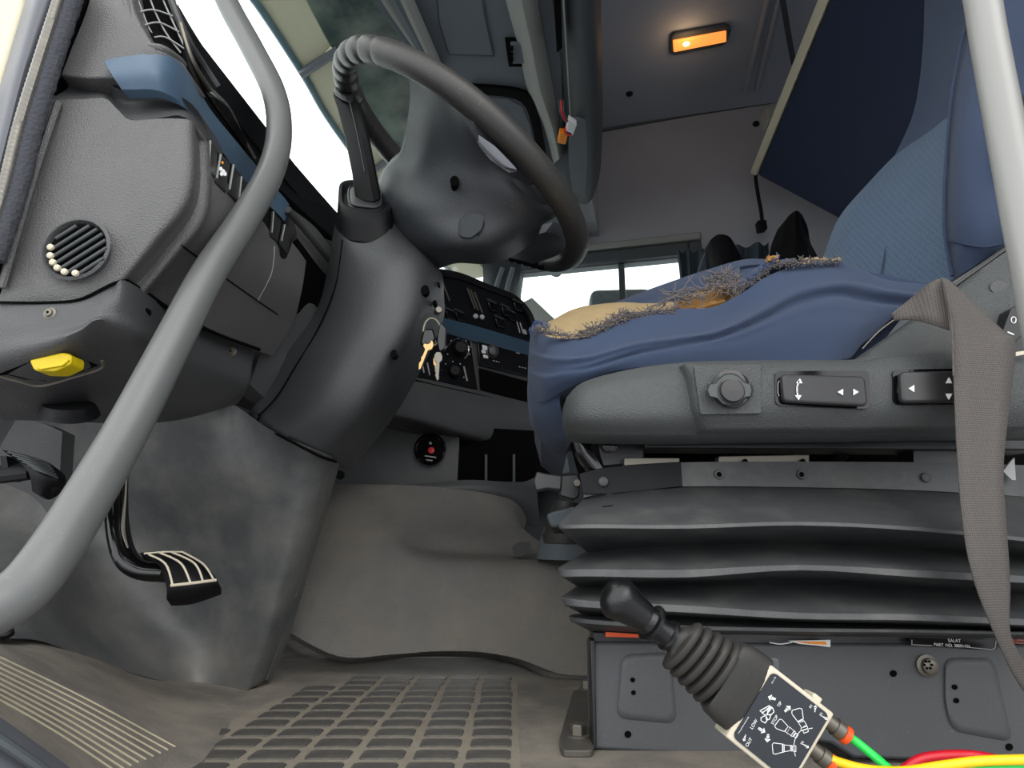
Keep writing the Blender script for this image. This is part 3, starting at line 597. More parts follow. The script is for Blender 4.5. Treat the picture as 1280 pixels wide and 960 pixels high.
for x0, x1, y in ((622, 627, 434.5), (633, 650, 437)): obj('radio_mark', cprism([(x0, y), (x1, y+(x1-x0)*.25), (x1, y+(x1-x0)*.25+1.3), (x0, y+1.3)], .0155, .001), M['greyprint'], rd)
obj('storage_slot', cprism([(599, 460), (672, 480), (672, 506), (601, 487)], .006, .004), M['void'], CS)
# lower dash belly
obj('lower_belly', grid([[cpt(455, 470, .0), cpt(520, 472, .01), cpt(600, 489, .01), cpt(690, 510, .02)], [cpt(450, 492, .02), cpt(520, 500, .04), cpt(600, 518, .05), cpt(690, 535, .06)], [cpt(445, 510, .04), cpt(520, 524, .05), cpt(600, 546, .055), cpt(688, 562, .06)], [cpt(445, 514, .0), cpt(520, 530, .0), cpt(600, 556, .0), cpt(672, 572, .0)]], 5, 5, back=(-.04, .08, 0)), M['dash2'], CS, ang=60)
obj('belly_seam', tube([cpt(500, 470, .012), cpt(545, 482, .015), cpt(600, 494, .015), cpt(672, 512, .02)], .0022, 6), M['void'], CS)
obj('lower_panel', grid([[(430, 500, 1.33), (500, 512, 1.35), (575, 528, 1.37)], [(425, 560, 1.33), (500, 562, 1.35), (573, 570, 1.37)], [(415, 608, 1.33), (500, 612, 1.35), (571, 612, 1.37)]], 4, 4, back=(0, .02, 0)), M['dash2'], CS)
obj('open_tray', prism([(573, 533, 1.40), (700, 540, 1.45), (700, 608, 1.42), (570, 603, 1.38)], (0, .02, 0)), M['void'], CS)
for x in (606, 641): obj('tray_divider', prism([(x, 568, 1.38), (x+3, 568, 1.38), (x+3, 604, 1.36), (x, 604, 1.36)], (0, .03, 0)), M['far'], CS)
obj('tray_lip', grid([[(405, 602, 1.25), (500, 606, 1.26), (580, 600, 1.28), (630, 602, 1.3), (655, 602, 1.32), (670, 596, 1.33)], [(400, 612, 1.24), (500, 616, 1.25), (580, 612, 1.27), (630, 616, 1.29), (655, 622, 1.31), (672, 625, 1.33)], [(400, 625, 1.26), (500, 628, 1.27), (580, 630, 1.29), (630, 640, 1.31), (660, 655, 1.34), (675, 655, 1.35)]], 5, 5, back=(0, .03, 0)), M['dash2'], CS)
obj('fixing_cap', lathe(P(425, 594, 1.24), (0, -1, 0), [(.009, 0), (.008, .005), (.003, .006)], 14), M['black'], CS)
ig = obj('round_gauge', lathe(P(538, 562, 1.352), (0, -1, 0), [(.034, 0), (.034, .008), (.03, .011), (.027, .008)], 36), M['gloss'], CS, label='round black push switch with a red light dot')
obj('red_dot', lathe(P(539, 563, 1.340), (0, -1, 0), [(.0075, 0), (.0065, .003), (.002, .004)], 12), M['red'], ig)
obj('gauge_mark', prism([(531, 569, 1.340), (545, 571, 1.340), (545, 572.5, 1.340), (531, 570.5, 1.340)], (0, .001, 0)), M['greyprint'], ig)
obj('gauge_mark', lathe(P(538, 554, 1.340), (0, -1, 0), [(.003, 0), (.003, .001)], 10), M['greyprint'], ig)
obj('gauge_glint', prism([(532, 574, 1.340), (541, 575, 1.340), (540, 576.5, 1.340), (533, 575.5, 1.340)], (0, .001, 0)), M['greyprint'], ig)
# far side of cab beyond the console: door card and grey bulk
obj('door_card', prism([(640, 385, 2.2), (665, 372, 2.2), (700, 405, 2.2), (720, 440, 2.2), (720, 700, 2.2), (640, 700, 2.2)], (0, .05, 0)), M['shelf2'], CS)
bf = thing('passenger_footwell_trim', 'dark grey moulded trim beyond the seat front, below the cushion nose', 'trim', P(665, 640, 1.5))
obj('moulding', grid([[(600, 560, 1.7), (650, 560, 1.7), (720, 545, 1.7)], [(640, 600, 1.6), (670, 590, 1.6), (730, 590, 1.6)], [(640, 650, 1.5), (670, 650, 1.5), (730, 650, 1.5)], [(640, 715, 1.45), (690, 715, 1.45), (750, 715, 1.45)]], 4, 4, back=(0, .05, 0)), M['far'], bf)
obj('side_rib', grid([[(672, 590, 1.52), (683, 562, 1.5), (706, 552, 1.5)], [(670, 640, 1.5), (690, 600, 1.46), (712, 590, 1.46)]], 5, 4, back=(0, .02, 0)), M['shelf'], bf)
# ================================================================== STEERING COLUMN
SC = thing('steering_column', 'grey plastic steering column shroud rising from the kick panel to the wheel', 'steering column', P(420, 450, .9))
rows = [[(418, 280, .87), (424, 290, .84), (440, 302, .825), (462, 303, .822), (482, 292, .83), (493, 278, .87)],
        [(407, 350, .87), (420, 355, .83), (450, 345, .805), (490, 330, .8), (525, 325, .82), (548, 335, .88)],
        [(392, 395, .87), (408, 400, .83), (440, 400, .8), (480, 400, .795), (520, 395, .815), (548, 375, .88)],
        [(360, 440, .87), (382, 447, .83), (415, 452, .8), (450, 460, .8), (480, 465, .815), (505, 462, .88)],
        [(335, 482, .875), (358, 490, .84), (390, 500, .81), (420, 512, .81), (450, 520, .83), (470, 515, .88)],
        [(308, 519, .885), (330, 531, .86), (355, 545, .84), (380, 557, .84), (402, 568, .855), (420, 574, .885)]]
obj('shroud', grid(rows, 7, 7, back=(-.01, .12, 0)), M['shroud'], SC, ang=60)
obj('shroud_seam', tube([(428, 300, .832), (420, 355, .829), (398, 410, .834), (368, 460, .838), (345, 497, .846), (320, 523, .866)], .0012, 6), M['void'], SC)
obj('base_seam', tube([(306, 519, .878), (330, 533, .853), (355, 547, .833), (380, 560, .833), (402, 571, .85), (420, 577, .88)], .002, 8), M['void'], SC)
obj('shroud_clip', lathe(P(318, 522, .864), (0, -1, 0), [(.008, 0), (.007, .005), (.003, .006)], 8), M['black'], SC)
for x, y, Y, r in ((531, 362, .815, 6), (492, 442, .80, 5), (543, 378, .85, 3), (547, 355, .86, 3)):
    obj('screw_hole', prism([(a, b, Y) for a, b in ell((x, y), r*.8, r, 14, rot=.4)], (0, .012, 0)), M['void'], SC)
# collar: tapered oval with a lever through it
def ring(c, rx, ry, Y0, dY):  # pixel oval lying level: near half closer
    return [P(c[0]+rx*math.cos(t), c[1]+ry*math.sin(t), Y0-dY*math.sin(t)) for t in [2*math.pi*i/28 for i in range(28)]]
def sq(c, rx, ry, Y0, dY, e=.55):
    out = []
    for i in range(32):
        t = 2*math.pi*i/32; cx, sy_ = math.cos(t), math.sin(t)
        X = rx*math.copysign(abs(cx)**e, cx); Yy = ry*math.copysign(abs(sy_)**e, sy_)
        out.append(P(c[0]+X*.97, c[1]+Yy+X*.10, Y0-dY*Yy/ry))
    return out
def loft(rings):
    n = len(rings[0]); mb = MB(); vs = [p for r in rings for p in r]; fs = []
    for i in range(len(rings)-1):
        for j in range(n): fs.append((i*n+j, i*n+(j+1) % n, (i+1)*n+(j+1) % n, (i+1)*n+j))
    fs += [tuple(reversed(range(n))), tuple(range((len(rings)-1)*n, len(rings)*n))]
    return mb.add(vs, fs)
cR = [sq((457, 290), 38, 12, .87, .035), sq((456, 262), 35, 17, .87, .035), sq((456, 246), 34, 20, .87, .035), sq((456, 245), 30, 17, .87, .03), sq((456, 252), 27, 14, .87, .028)]
obj('collar', loft(cR), M['black'], SC, ang=50)
obj('collar_boot', loft([sq((456, 256), 25, 15, .87, .02), sq((456, 246), 21, 12, .87, .02), sq((456, 242), 16, 9, .87, .015)]), M['switch'], SC)
obj('boot_rim', tube(sq((456, 246), 21, 12.5, .869, .021), .0016, 8, 1, closed=True), M['knob'], SC)
lv = thing('shift_lever', 'black flat lever standing in the collar in front of the steering wheel', 'lever', P(456, 240, .87))
def lr(cx, cy, wx, wy, Y, slope=.0): return [P(cx+wx*a, cy+wy*b+slope*a, Y-.012*b) for a, b in ((-1, -.3), (-.6, -1), (.6, -1), (1, -.3), (1, .5), (.45, 1), (-.3, .9), (-1, .3))]
obj('lever_blade', loft([lr(460, 245, 16, 8, .865), lr(455, 215, 15, 8, .862), lr(446, 170, 15, 8, .858), lr(437, 135, 15, 8, .856), lr(430, 121, 14, 8, .856, 4)]), M['black'], lv, .002)
obj('lever_cap', loft([lr(430, 121, 12, 6, .852, 4), lr(429, 114, 11, 5, .853, 4)]), M['switch'], lv, .002)
obj('lever_edge', tube([P(437, 128, .842), P(446, 165, .844), P(456, 215, .848)], .0009, 6), M['knob'], lv)
# keys
ky = thing('key_bunch', 'bunch of brass and steel keys on a ring hanging from the ignition', 'keys', P(535, 430, .98))
kY = .80
obj('key_ring', tube([P(540+11*math.cos(a), 415+17*math.sin(a), kY) for a in [k*math.pi/10 for k in range(20)]], .0018, 8, 2, closed=True), M['steel'], ky)
def key(x, y, ang, L_, m, Y, w=7):
    d = V((math.cos(ang), math.sin(ang))); n_ = V((-d.y, d.x)); c = V((x, y)); pts = []
    pts = [c+n_*w*.5, c+n_*w+d*4, c+n_*w+d*10, c+n_*w*.4+d*13, c+n_*2+d*14, c+n_*2+d*(L_*.55), c+n_*3+d*(L_*.6), c+n_*1.6+d*(L_*.7), c+n_*2.8+d*(L_*.8), c+n_*1.5+d*(L_*.9), c+d*L_, c-n_*2+d*(L_-2), c-n_*2+d*14, c-n_*w*.4+d*13, c-n_*w+d*10, c-n_*w+d*4, c-n_*w*.5]
    obj('key', prism([(p.x, p.y, Y) for p in pts], (0, .003, 0)), M[m], ky, .0004)
M['brass'] = mat('brass', 'b99a6a', .35, metal=.9)
key(538, 425, 1.95, 40, 'brass', .79, 6); key(548, 440, 1.62, 36, 'steel', .795, 5); key(545, 445, 1.5, 30, 'brass', .80, 4)
obj('key_fob', prism(rpoly([(550, 402, .795), (558, 410, .795), (556, 436, .795), (549, 440, .795), (546, 425, .795)], 4), (0, .01, 0)), M['gloss'], ky, .003)
obj('key_fob', prism(rpoly([(528, 412, .79), (541, 409, .79), (545, 424, .79), (537, 434, .79), (524, 431, .79)], 5), (0, .012, 0)), M['gloss'], ky, .003)
obj('lock_barrel', lathe(P(546, 390, .83), (.3, -.9, -.1), [(.005, 0), (.005, .012), (.004, .014)], 16), M['steel'], ky)
# ================================================================== STEERING WHEEL
SW = thing('steering_wheel', 'worn dark grey four spoke steering wheel seen from below', 'steering wheel', V((-.0801, .8903, .7702)))
C0 = V((-.0801, .8903, .7702)); N0 = V((.5902, -.098, .8013)).normalized(); E1 = N0.cross(V((0, 1, 0))).normalized(); E2 = N0.cross(E1); RW = .2227
vs = []; fs = []; nA = 720; nB = 20
for i in range(nA):
    th = 2*math.pi*i/nA; d = E1*math.cos(th)+E2*math.sin(th); deg = math.degrees(th)
    for j in range(nB):
        a = 2*math.pi*j/nB; r = .0172
        rid = min(1, max(0, 1-abs(deg-28)/42)*2.5)
        if rid > 0: r += .0010*rid-.0042*rid*(1-abs(math.sin(math.radians(deg)*20+.5*math.sin(a))))**2
        rid2 = max(0, 1-abs(deg-338)/14)
        if rid2 > 0 and math.cos(a) > 0: r += .0012*min(1, rid2*3)*math.sin(th*40)
        vs.append(C0+d*(RW+r*math.cos(a))+N0*r*math.sin(a)*1.05)
for i in range(nA):
    for j in range(nB): fs.append((i*nB+j, i*nB+(j+1) % nB, ((i+1) % nA)*nB+(j+1) % nB, ((i+1) % nA)*nB+j))
obj('rim', MB().add(vs, fs), M['wheel'], SW, ang=70)
hub = [[(511, 92, .715), (524, 95, .705), (540, 102, .69), (556, 114, .685), (572, 130, .68), (592, 152, .68)],
       [(512, 130, .755), (530, 133, .735), (548, 138, .72), (566, 147, .71), (582, 160, .70), (600, 180, .70)],
       [(500, 190, .83), (525, 192, .785), (550, 193, .765), (580, 196, .745), (610, 205, .735), (650, 222, .75)],
       [(478, 214, .88), (508, 225, .82), (548, 228, .785), (590, 232, .76), (640, 240, .76), (684, 248, .81)],
       [(470, 252, .9), (510, 262, .82), (555, 268, .79), (600, 270, .78), (650, 268, .79), (696, 268, .84)],
       [(490, 300, .9), (528, 304, .83), (562, 306, .80), (605, 306, .80), (640, 298, .82), (674, 284, .86)],
       [(515, 345, .92), (548, 336, .88), (572, 329, .86), (605, 330, .87), (636, 323, .89), (664, 305, .9)]]
obj('hub_cover', grid(hub, 6, 6, back=tuple(N0*.02)), M['hub'], SW, ang=60)
obj('spoke', grid([[(636, 322, .91), (655, 300, .9), (682, 290, .9)], [(650, 325, .95), (672, 310, .93), (704, 296, .93)], [(665, 330, .98), (690, 322, .96), (712, 310, .95)]], 5, 5, back=tuple(N0*.02)), M['hub'], SW)
obj('hub_screw_hole', prism([(a, b, .762) for a, b in ell((568, 226), 5.5, 6.5, 18)], (0, .02, 0)), M['void'], SW)
obj('hub_patch', prism(rpoly([(573, 272, .774), (590, 265, .77), (606, 270, .77), (604, 285, .777), (590, 298, .785), (572, 295, .785)], 9), (0, .01, 0)), M['far'], SW)
obj('button_slot', prism([(598, 168, .688), (618, 182, .69), (636, 200, .69), (646, 211, .695), (636, 213, .70), (612, 196, .70), (598, 178, .70)], (0, .006, 0)), M['slotpale'], SW, .001, label='pale button strip in the slot behind the rim')
obj('button_edge', tube([(597, 177, .69), (612, 193, .69), (630, 208, .69), (644, 213, .69)], .0014, 6), M['gloss'], SW)
for k in range(5): obj('thumb_button', lathe(P(641+k*9, 321+k*2.5, 1.03), (0, -.3, -1), [(.009, 0), (.008, .006), (.003, .008)], 10), M['black'], SW)
# ================================================================== KICK PANEL, PEDALS
KP = thing('kick_panel', 'dusty grey moulded kick panel around the pedals and column foot', 'panel', P(230, 700, .9))
obj('moulding', grid([
    [(-40, 520, .95), (60, 520, .90), (130, 515, .88), (200, 515, .86), (260, 505, .84), (290, 505, .86), (335, 535, .84), (380, 556, .83), (410, 568, .86), (422, 575, .90)],
    [(-40, 570, .98), (60, 570, .93), (130, 580, .91), (200, 590, .89), (260, 590, .875), (300, 590, .87), (340, 590, .865), (375, 592, .86), (400, 598, .88), (411, 605, .92)],
    [(-40, 660, .9), (60, 660, .92), (130, 670, .95), (200, 680, .96), (260, 690, .95), (300, 690, .93), (335, 690, .91), (358, 690, .90), (376, 692, .92), (386, 696, .95)],
    [(-40, 750, .72), (40, 752, .78), (115, 765, .90), (200, 780, .98), (250, 785, .985), (285, 785, .965), (310, 785, .945), (332, 785, .935), (346, 786, .95), (355, 790, .98)],
    [(-40, 800, .60), (45, 800, .71), (108, 823, .81), (190, 848, .90), (235, 855, .955), (265, 860, .97), (290, 862, .97), (308, 862, .965), (320, 858, .975), (330, 852, .99)]], 5, 8, back=(-.02, .04, 0)), M['knee'], KP, ang=60)
obj('edge_flange', grid([[(420, 572, .90), (400, 640, .93), (378, 715, .955), (352, 800, .98), (334, 850, .99)], [(426, 574, .93), (408, 640, .96), (386, 715, .98), (360, 800, 1.0), (338, 852, 1.01)]], 5, 2, back=(-.02, .01, 0)), M['knee'], KP)
obj('edge_clip', lathe(P(366, 742, .965), (.5, -1, 0), [(.006, 0), (.005, .004), (.002, .005)], 8), M['housing'], KP)
br = obj('boot_gaiter', loft([[P(86+36*math.cos(a), 519+11*math.sin(a), .585-.03*math.sin(a)) for a in [2*math.pi*i/28 for i in range(28)]], [P(86+40*math.cos(a), 517+13*math.sin(a), .585-.034*math.sin(a)) for a in [2*math.pi*i/28 for i in range(28)]], [P(86+38*math.cos(a), 512+10*math.sin(a), .585-.03*math.sin(a)) for a in [2*math.pi*i/28 for i in range(28)]], [P(86+34*math.cos(a), 510+7*math.sin(a)-4, .585-.034*math.sin(a)) for a in [2*math.pi*i/28 for i in range(28)]]]), M['black'], D, label='round black rubber gaiter under the dashboard')
obj('underdash_web', grid([[(20, 525, .66), (50, 528, .66), (78, 540, .66)], [(0, 560, .68), (40, 575, .68), (75, 590, .68)], [(-10, 600, .7), (40, 620, .7), (72, 660, .7)]], 4, 4, back=(0, .02, 0)), M['dash2'], KP)
# accelerator
pd = thing('brake_pedal', 'worn black pedal with three bright pad ribs hanging on a curved arm', 'pedal', P(225, 720, .75))
arm = [P(152, 500, .80), P(148, 560, .79), P(146, 620, .78), P(147, 660, .77), P(156, 695, .765), P(176, 712, .76), P(208, 716, .757)]
obj('arm', tube(arm, [.0115, .012, .0125, .013, .013, .0125, .012], 12, 8, flat=.85), M['gloss'], pd)
obj('arm_highlight', tube([P(160, 565, .777), P(157, 620, .768), P(154, 660, .760), P(160, 685, .754)], [.001, .0012, .0022, .001], 6), M['steel'], pd)
obj('pad', grid([[(174, 691, .735), (200, 689, .745), (228, 690, .76)], [(190, 696, .72), (220, 697, .735), (250, 704, .75)], [(202, 712, .715), (232, 712, .73), (264, 715, .745)], [(208, 735, .71), (236, 731, .725), (272, 726, .74)], [(208, 749, .715), (236, 747, .73), (272, 735, .745)]], 5, 5, back=(-.004, .02, -.008)), M['black'], pd, ang=50)
for q in ([(186, 693, .722), (207, 705, .711), (216, 732, .705)], [(200, 691, .728), (226, 704, .718), (238, 728, .713)], [(214, 690, .737), (243, 704, .729), (254, 727, .722)], [(228, 690, .748), (254, 705, .741), (268, 726, .731)]):
    obj('pad_rib', tube(q, .0011, 6), M['housing'], pd)
obj('pad_rib', tube([(213, 732, .704), (240, 729, .712), (270, 725, .73)], .0016, 6), M['housing'], pd)
obj('pad_rib', tube([(180, 692, .728), (205, 690, .735), (228, 690, .748)], .0010, 6), M['housing'], pd)
tag_ = thing('clutch_pedal', 'scuffed black ribbed pedal end at the left edge under the dashboard', 'pedal', P(40, 590, .62))
obj('pad', grid([[(2, 562, .62), (30, 568, .62), (60, 577, .63)], [(16, 572, .61), (42, 580, .61), (71, 586, .62)], [(32, 585, .605), (50, 590, .605), (73, 594, .615)], [(38, 598, .605), (52, 600, .605), (72, 602, .615)], [(40, 614, .61), (52, 618, .61), (66, 610, .62)]], 5, 5, back=(0, .012, -.004)), M['black'], tag_)
for k in range(6): obj('pad_rib', tube([(10+k*6, 565+k*4, .611-k*.001), (34+k*4.5, 571+k*4, .609-k*.001), (62+k*2, 579+k*3.6, .617-k*.001)], .0009, 6), M['knob'], tag_)
obj('arm', tube([P(-20, 595, .63), P(10, 592, .63), P(42, 588, .63)], .012, 10, flat=.6), M['black'], tag_)
obj('arm_web', prism([(0, 570, .625), (8, 570, .625), (12, 598, .625), (4, 600, .625)], (0, .02, 0)), M['black'], tag_)
# ================================================================== FLOOR MAT
FM = thing('floor_mat', 'dusty rubber floor mat with recessed grid pads and a ribbed door-side ramp', 'floor mat', Z(520, 900, 0))
def G0(x, y, z=0): return Z(x, y, z)
ramp = obj('ramp', grid([
    [(-60, 860, .43), (0, 905, .44), (50, 940, .455), (90, 975, .47), (150, 1030, .50), (230, 1100, .52)],
    [(-60, 826, .47), (0, 868, .485), (60, 905, .51), (120, 945, .54), (175, 985, .56), (235, 1030, .575)],
    [(-60, 796, .54), (0, 812, .58), (60, 845, .60), (130, 880, .625), (200, 925, .65), G0(245, 965)],
    [(-60, 785, .62), (0, 802, .68), (55, 806, .73), (120, 835, .78), (200, 872, .82), G0(290, 905)],
    [(-60, 770, .68), (0, 785, .74), (55, 790, .80), (120, 815, .87), (205, 845, .95), G0(310, 858, -.001)]], 6, 8, back=(0, .0, -.012)), M['mat_'], FM, ang=70)
xr0 = Z(645, 960, 0).x
obj('mat_sheet', prism([G0(228, 1030), G0(235, 960), G0(270, 900), G0(300, 850), V((-.45, 1.25, 0)), V((.3, 1.25, 0)), V((.3, .5, 0)), V((-.28, .48, 0))], (0, 0, -.011)), M['mat_'], FM)
for k in range(9):
    q = k/8
    a = V((0, 822)).lerp(V((0, 876)), q); b = V((219, 934)).lerp(V((145, 965)), q); m_ = a.lerp(b, .48)+V((2, -2))
    obj('ramp_rib', surf_tube(ramp, [(-40, a.y-18), (0, a.y), (m_.x, m_.y), (b.x, b.y)], .0011), M['rib'], FM)
obj('grid_base', prism([V((x, y, .0004)) for x, y in ((xr0+.004, .50), (xr0+.004, 1.075), (xr0-.20, 1.075), (xr0-.25, 1.03), (xr0-.31, .90), (xr0-.32, .78), (xr0-.30, .66), (xr0-.27, .50))], (0, 0, -.001)), M['gritty'], FM)
# grid pads
def padmb(w, d, h, cx=0, cy=0):
    x, y, k = w/2, d/2, .0035
    o_ = [(-x, -y+k), (-x+k, -y), (x-k, -y), (x, -y+k), (x, y-k), (x-k, y), (-x+k, y), (-x, y-k)]
    b = [V((a+cx, c+cy, 0)) for a, c in o_]; t2 = [V((a*.95+cx, c*.93+cy, h)) for a, c in o_]
    return MB().add(b+t2, [tuple(range(8, 16))]+[(i, (i+1) % 8, (i+1) % 8+8, i+8) for i in range(8)])
xr = G0(645, 960).x; yA = .587; proto = []
base = FM.location
for r_ in range(13):
    yy = yA+r_*.0385
    for c_ in range(10):
        xx = xr-.0498*(c_+.5)-.001*math.sin(r_*1.3+c_)
        if xx < -.40+max(0, (.72-yy))*-.1 or (c_ >= 6 and r_ > 3+(9-c_)) or (c_ >= 5 and r_ > 10) or (xx < -.30 and yy > .80-(-.30-xx)*1.2): continue
        k = random.randrange(3)
        if len(proto) < 3:
            me = padmb(.041+.001*len(proto), .028+.0008*len(proto), .0018); me.v = [v_+base for v_ in me.v]
            o_ = obj('pad', me, M['pad'], FM); proto.append(o_); o_.location = V((xx, yy, 0))-base
        else: dup(proto[k], FM, V((xx, yy, 0))-base)
for c_ in range(4): dup(proto[0], FM, V((xr+.032+.045*c_, .585, 0))-base)
obj('mat_edge', tube([G0(357, 790, .004), G0(380, 803, .004), G0(425, 823, .004), G0(470, 822, .004), G0(520, 817, .004), G0(600, 818, .004), G0(650, 828, .004), G0(690, 843, .004), G0(745, 846, .004)], .006, 8), M['carpet'], FM)
# sill
SI = thing('door_sill', 'grey plastic door sill trim in the bottom left corner', 'sill', P(40, 930, .44))
obj('sill_trim', grid([[(-60, 855, .425), (0, 896, .435), (50, 932, .45), (90, 962, .465), (140, 1010, .48)], [(-60, 885, .41), (0, 925, .42), (50, 958, .432), (90, 990, .445), (140, 1040, .46)], [(-60, 930, .40), (0, 965, .41), (50, 1000, .42), (90, 1030, .43), (140, 1080, .44)]], 6, 5, back=(0, .0, -.03)), M['flange'], SI)
obj('sill_edge', tube([(-60, 883, .402), (0, 925, .41), (50, 960, .422), (90, 992, .435)], .003, 8), M['far'], SI)
tag(obj('floor_plug', lathe(P(9, 794, .63), (0, -.6, .8), [(.006, 0), (.006, .004), (.003, .006)], 12), M['black']), 'small black fixing plug on the floor edge at the far left', 'plug')
# ================================================================== TUNNEL
TC = thing('tunnel_carpet', 'dusty grey felt covering over the engine tunnel', 'carpet', G0(550, 830))
TC_rows = [
    [(385, 603, 1.18), (440, 605, 1.19), (500, 606, 1.21), (560, 610, 1.23), (605, 616, 1.25), (638, 624, 1.27), (652, 636, 1.29), (658, 650, 1.30)],
    [(385, 630, 1.14), (435, 628, 1.15), (495, 632, 1.20), (560, 638, 1.225), (610, 642, 1.24), (640, 650, 1.25), (656, 662, 1.27), (663, 676, 1.29)],
    [(378, 668, 1.12), (430, 668, 1.13), (488, 668, 1.15), (540, 684, 1.22), (600, 689, 1.24), (650, 692, 1.25), (700, 695, 1.25), (745, 698, 1.25)],
    [(372, 692, 1.11), (425, 695, 1.115), (490, 695, 1.12), (545, 701, 1.125), (600, 703, 1.125), (650, 704, 1.125), (700, 705, 1.12), (750, 708, 1.12)],
    [(368, 730, 1.085), (425, 735, 1.09), (490, 735, 1.09), (545, 735, 1.09), (600, 735, 1.09), (650, 735, 1.085), (700, 738, 1.08), (755, 740, 1.08)],
    [(360, 765, 1.07), (422, 790, 1.075), (490, 785, 1.075), (545, 780, 1.075), (600, 780, 1.07), (650, 785, 1.065), (700, 795, 1.055), (755, 800, 1.05)],
    [(352, 784, 1.07), (422, 820, 1.06), (490, 818, 1.06), (545, 814, 1.06), (600, 815, 1.06), (650, 824, 1.05), (700, 842, 1.035), (755, 845, 1.03)]]
obj('felt', grid(TC_rows, 6, 6, back=(0, .06, 0), wob=.004, ws=9), M['carpet'], TC, ang=80)
pass
tag(obj('tunnel_clip', grid([[(640, 684, 1.17), (648, 678, 1.17), (662, 677, 1.17)], [(643, 694, 1.17), (650, 695, 1.17), (664, 688, 1.17)]], 4, 4, back=(0, .03, 0)), M['boot']), 'small frayed brown rubber flap on top of the tunnel', 'flap')
tag(obj('gear_gaiter_base', grid([[(683, 655, 1.12), (700, 640, 1.1), (740, 640, 1.1)], [(676, 675, 1.12), (700, 672, 1.08), (760, 672, 1.1)], [(672, 699, 1.12), (700, 700, 1.08), (760, 700, 1.1)]], 5, 5, back=(0, .06, 0)), M['shelf']), 'grey plastic base on the tunnel beside the bellows', 'cover')
# ================================================================== DRIVER SEAT
DS = thing('driver_seat', 'blue fabric driver seat with torn cushion on a black suspension bellows', 'seat', P(900, 560, .9))
def smpt(p, u, v): pass
# side panel
sp_o = obj('side_panel', grid([
    [(708, 497, .66), (730, 477, .645), (790, 461, .635), (852, 453, .63), (900, 451, .63), (1000, 450, .63), (1070, 449, .63), (1092, 436, .63), (1112, 422, .635), (1150, 396, .64), (1190, 366, .64), (1250, 320, .64), (1330, 268, .64)],
    [(707, 508, .655), (730, 492, .63), (790, 480, .622), (852, 475, .617), (900, 475, .617), (1000, 474, .617), (1070, 472, .617), (1092, 465, .617), (1112, 458, .617), (1150, 445, .617), (1190, 430, .617), (1250, 400, .62), (1330, 370, .62)],
    [(708, 525, .655), (730, 522, .63), (790, 520, .62), (852, 518, .615), (900, 518, .615), (1000, 517, .615), (1070, 516, .615), (1092, 515, .615), (1112, 513, .615), (1150, 510, .615), (1190, 507, .615), (1250, 500, .618), (1330, 490, .62)],
    [(714, 540, .665), (735, 544, .65), (790, 545, .64), (852, 545, .635), (900, 544, .635), (1000, 543, .635), (1070, 542, .635), (1092, 542, .635), (1112, 541, .635), (1150, 541, .635), (1190, 540, .635), (1250, 540, .635), (1330, 540, .635)]], 4, 6, back=(0, .05, 0)), M['panel'], DS, ang=60)
obj('control_pod', grid([
    [(850, 458, .622), (862, 454, .61), (910, 453, .608), (1000, 452, .608), (1070, 452, .608), (1110, 446, .608), (1190, 440, .61), (1300, 440, .61)],
    [(856, 475, .618), (870, 470, .600), (910, 468, .598), (1000, 467, .598), (1070, 467, .598), (1110, 466, .598), (1190, 466, .6), (1300, 466, .6)],
    [(862, 515, .618), (876, 510, .600), (910, 509, .598), (1000, 508, .598), (1070, 507, .598), (1110, 507, .598), (1190, 506, .6), (1300, 506, .6)],
    [(872, 541, .63), (884, 538, .615), (910, 537, .612), (1000, 536, .612), (1070, 536, .612), (1110, 535, .612), (1190, 535, .613), (1300, 535, .613)]], 5, 5, back=(0, .03, 0)), M['panel'], DS, ang=60)
cpo = obj('knob_plate', slab([(867, 457), (952, 455), (952, 517), (876, 518)], .5955, .6, r=3), M['panel'], DS, .0006)
kn = obj('rotary_knob', lathe(P(913, 487, .594), (0, -1, 0), [(.0185, 0), (.0185, .004), (.014, .005)], 32), M['gloss'], DS)
obj('knob_grip', loft([[P(913+x*s, 487+y*s, Y) for x, y in [(-31, 1), (-28, -7), (-20, -8), (-14, -15), (-7, -20), (2, -21), (10, -18), (16, -12), (21, -8), (27, -7), (29, 1), (27, 9), (20, 10), (15, 16), (7, 20), (-2, 21), (-10, 19), (-17, 12), (-22, 10), (-28, 9)]] for s, Y in ((1, .590), (1.0, .584), (.9, .580), (.6, .580))]), M['knob'], kn)
obj('knob_cap', lathe(P(914, 489, .5795), (0, -1, 0), [(.0115, 0), (.0115, .001), (.0105, .004), (.0, .0045)], 28), M['switch'], kn)
obj('cap_ring', lathe(P(914, 489, .580), (0, -1, 0), [(.0128, 0), (.0128, .0008), (.0115, .0012)], 28), M['gloss'], kn)
def rocker(p0, Yb):
    rec = obj('switch_recess', slab(p0, .5955, .6, r=6), M['gloss'], DS)
    return rec
rc = rocker([(969, 464), (1086, 463), (1088, 507), (1084, 511), (975, 507), (969, 503)], 0)
s1 = obj('rocker_switch', prism(rpoly([(977, 467, .588), (1082, 470, .583), (1086, 507, .583), (980, 502, .588)], 7), (0, .008, 0)), M['switch'], rc, .0025, seg=3)
arc = [(999, 476), (996.5, 483), (996.5, 490), (998, 497)]
for mbx in (stroke(arc, 1.6, .5858), slab([(995, 479), (1000, 473), (1003, 479)], .5858, .5866), slab([(994, 494), (1002, 494), (998.5, 500)], .5858, .5866)): obj('symbol', mbx, M['white'], rc)
obj('symbol', slab([(1047, 490), (1054, 486), (1054, 494)], .583, .5838), M['white'], rc)
obj('symbol', slab([(1067, 486), (1073.5, 490), (1067, 494)], .5822, .583), M['white'], rc)
obj('symbol', stroke([(974, 476), (972.5, 480), (972.5, 492), (974, 495)], .9, .594), M['greyprint'], rc)
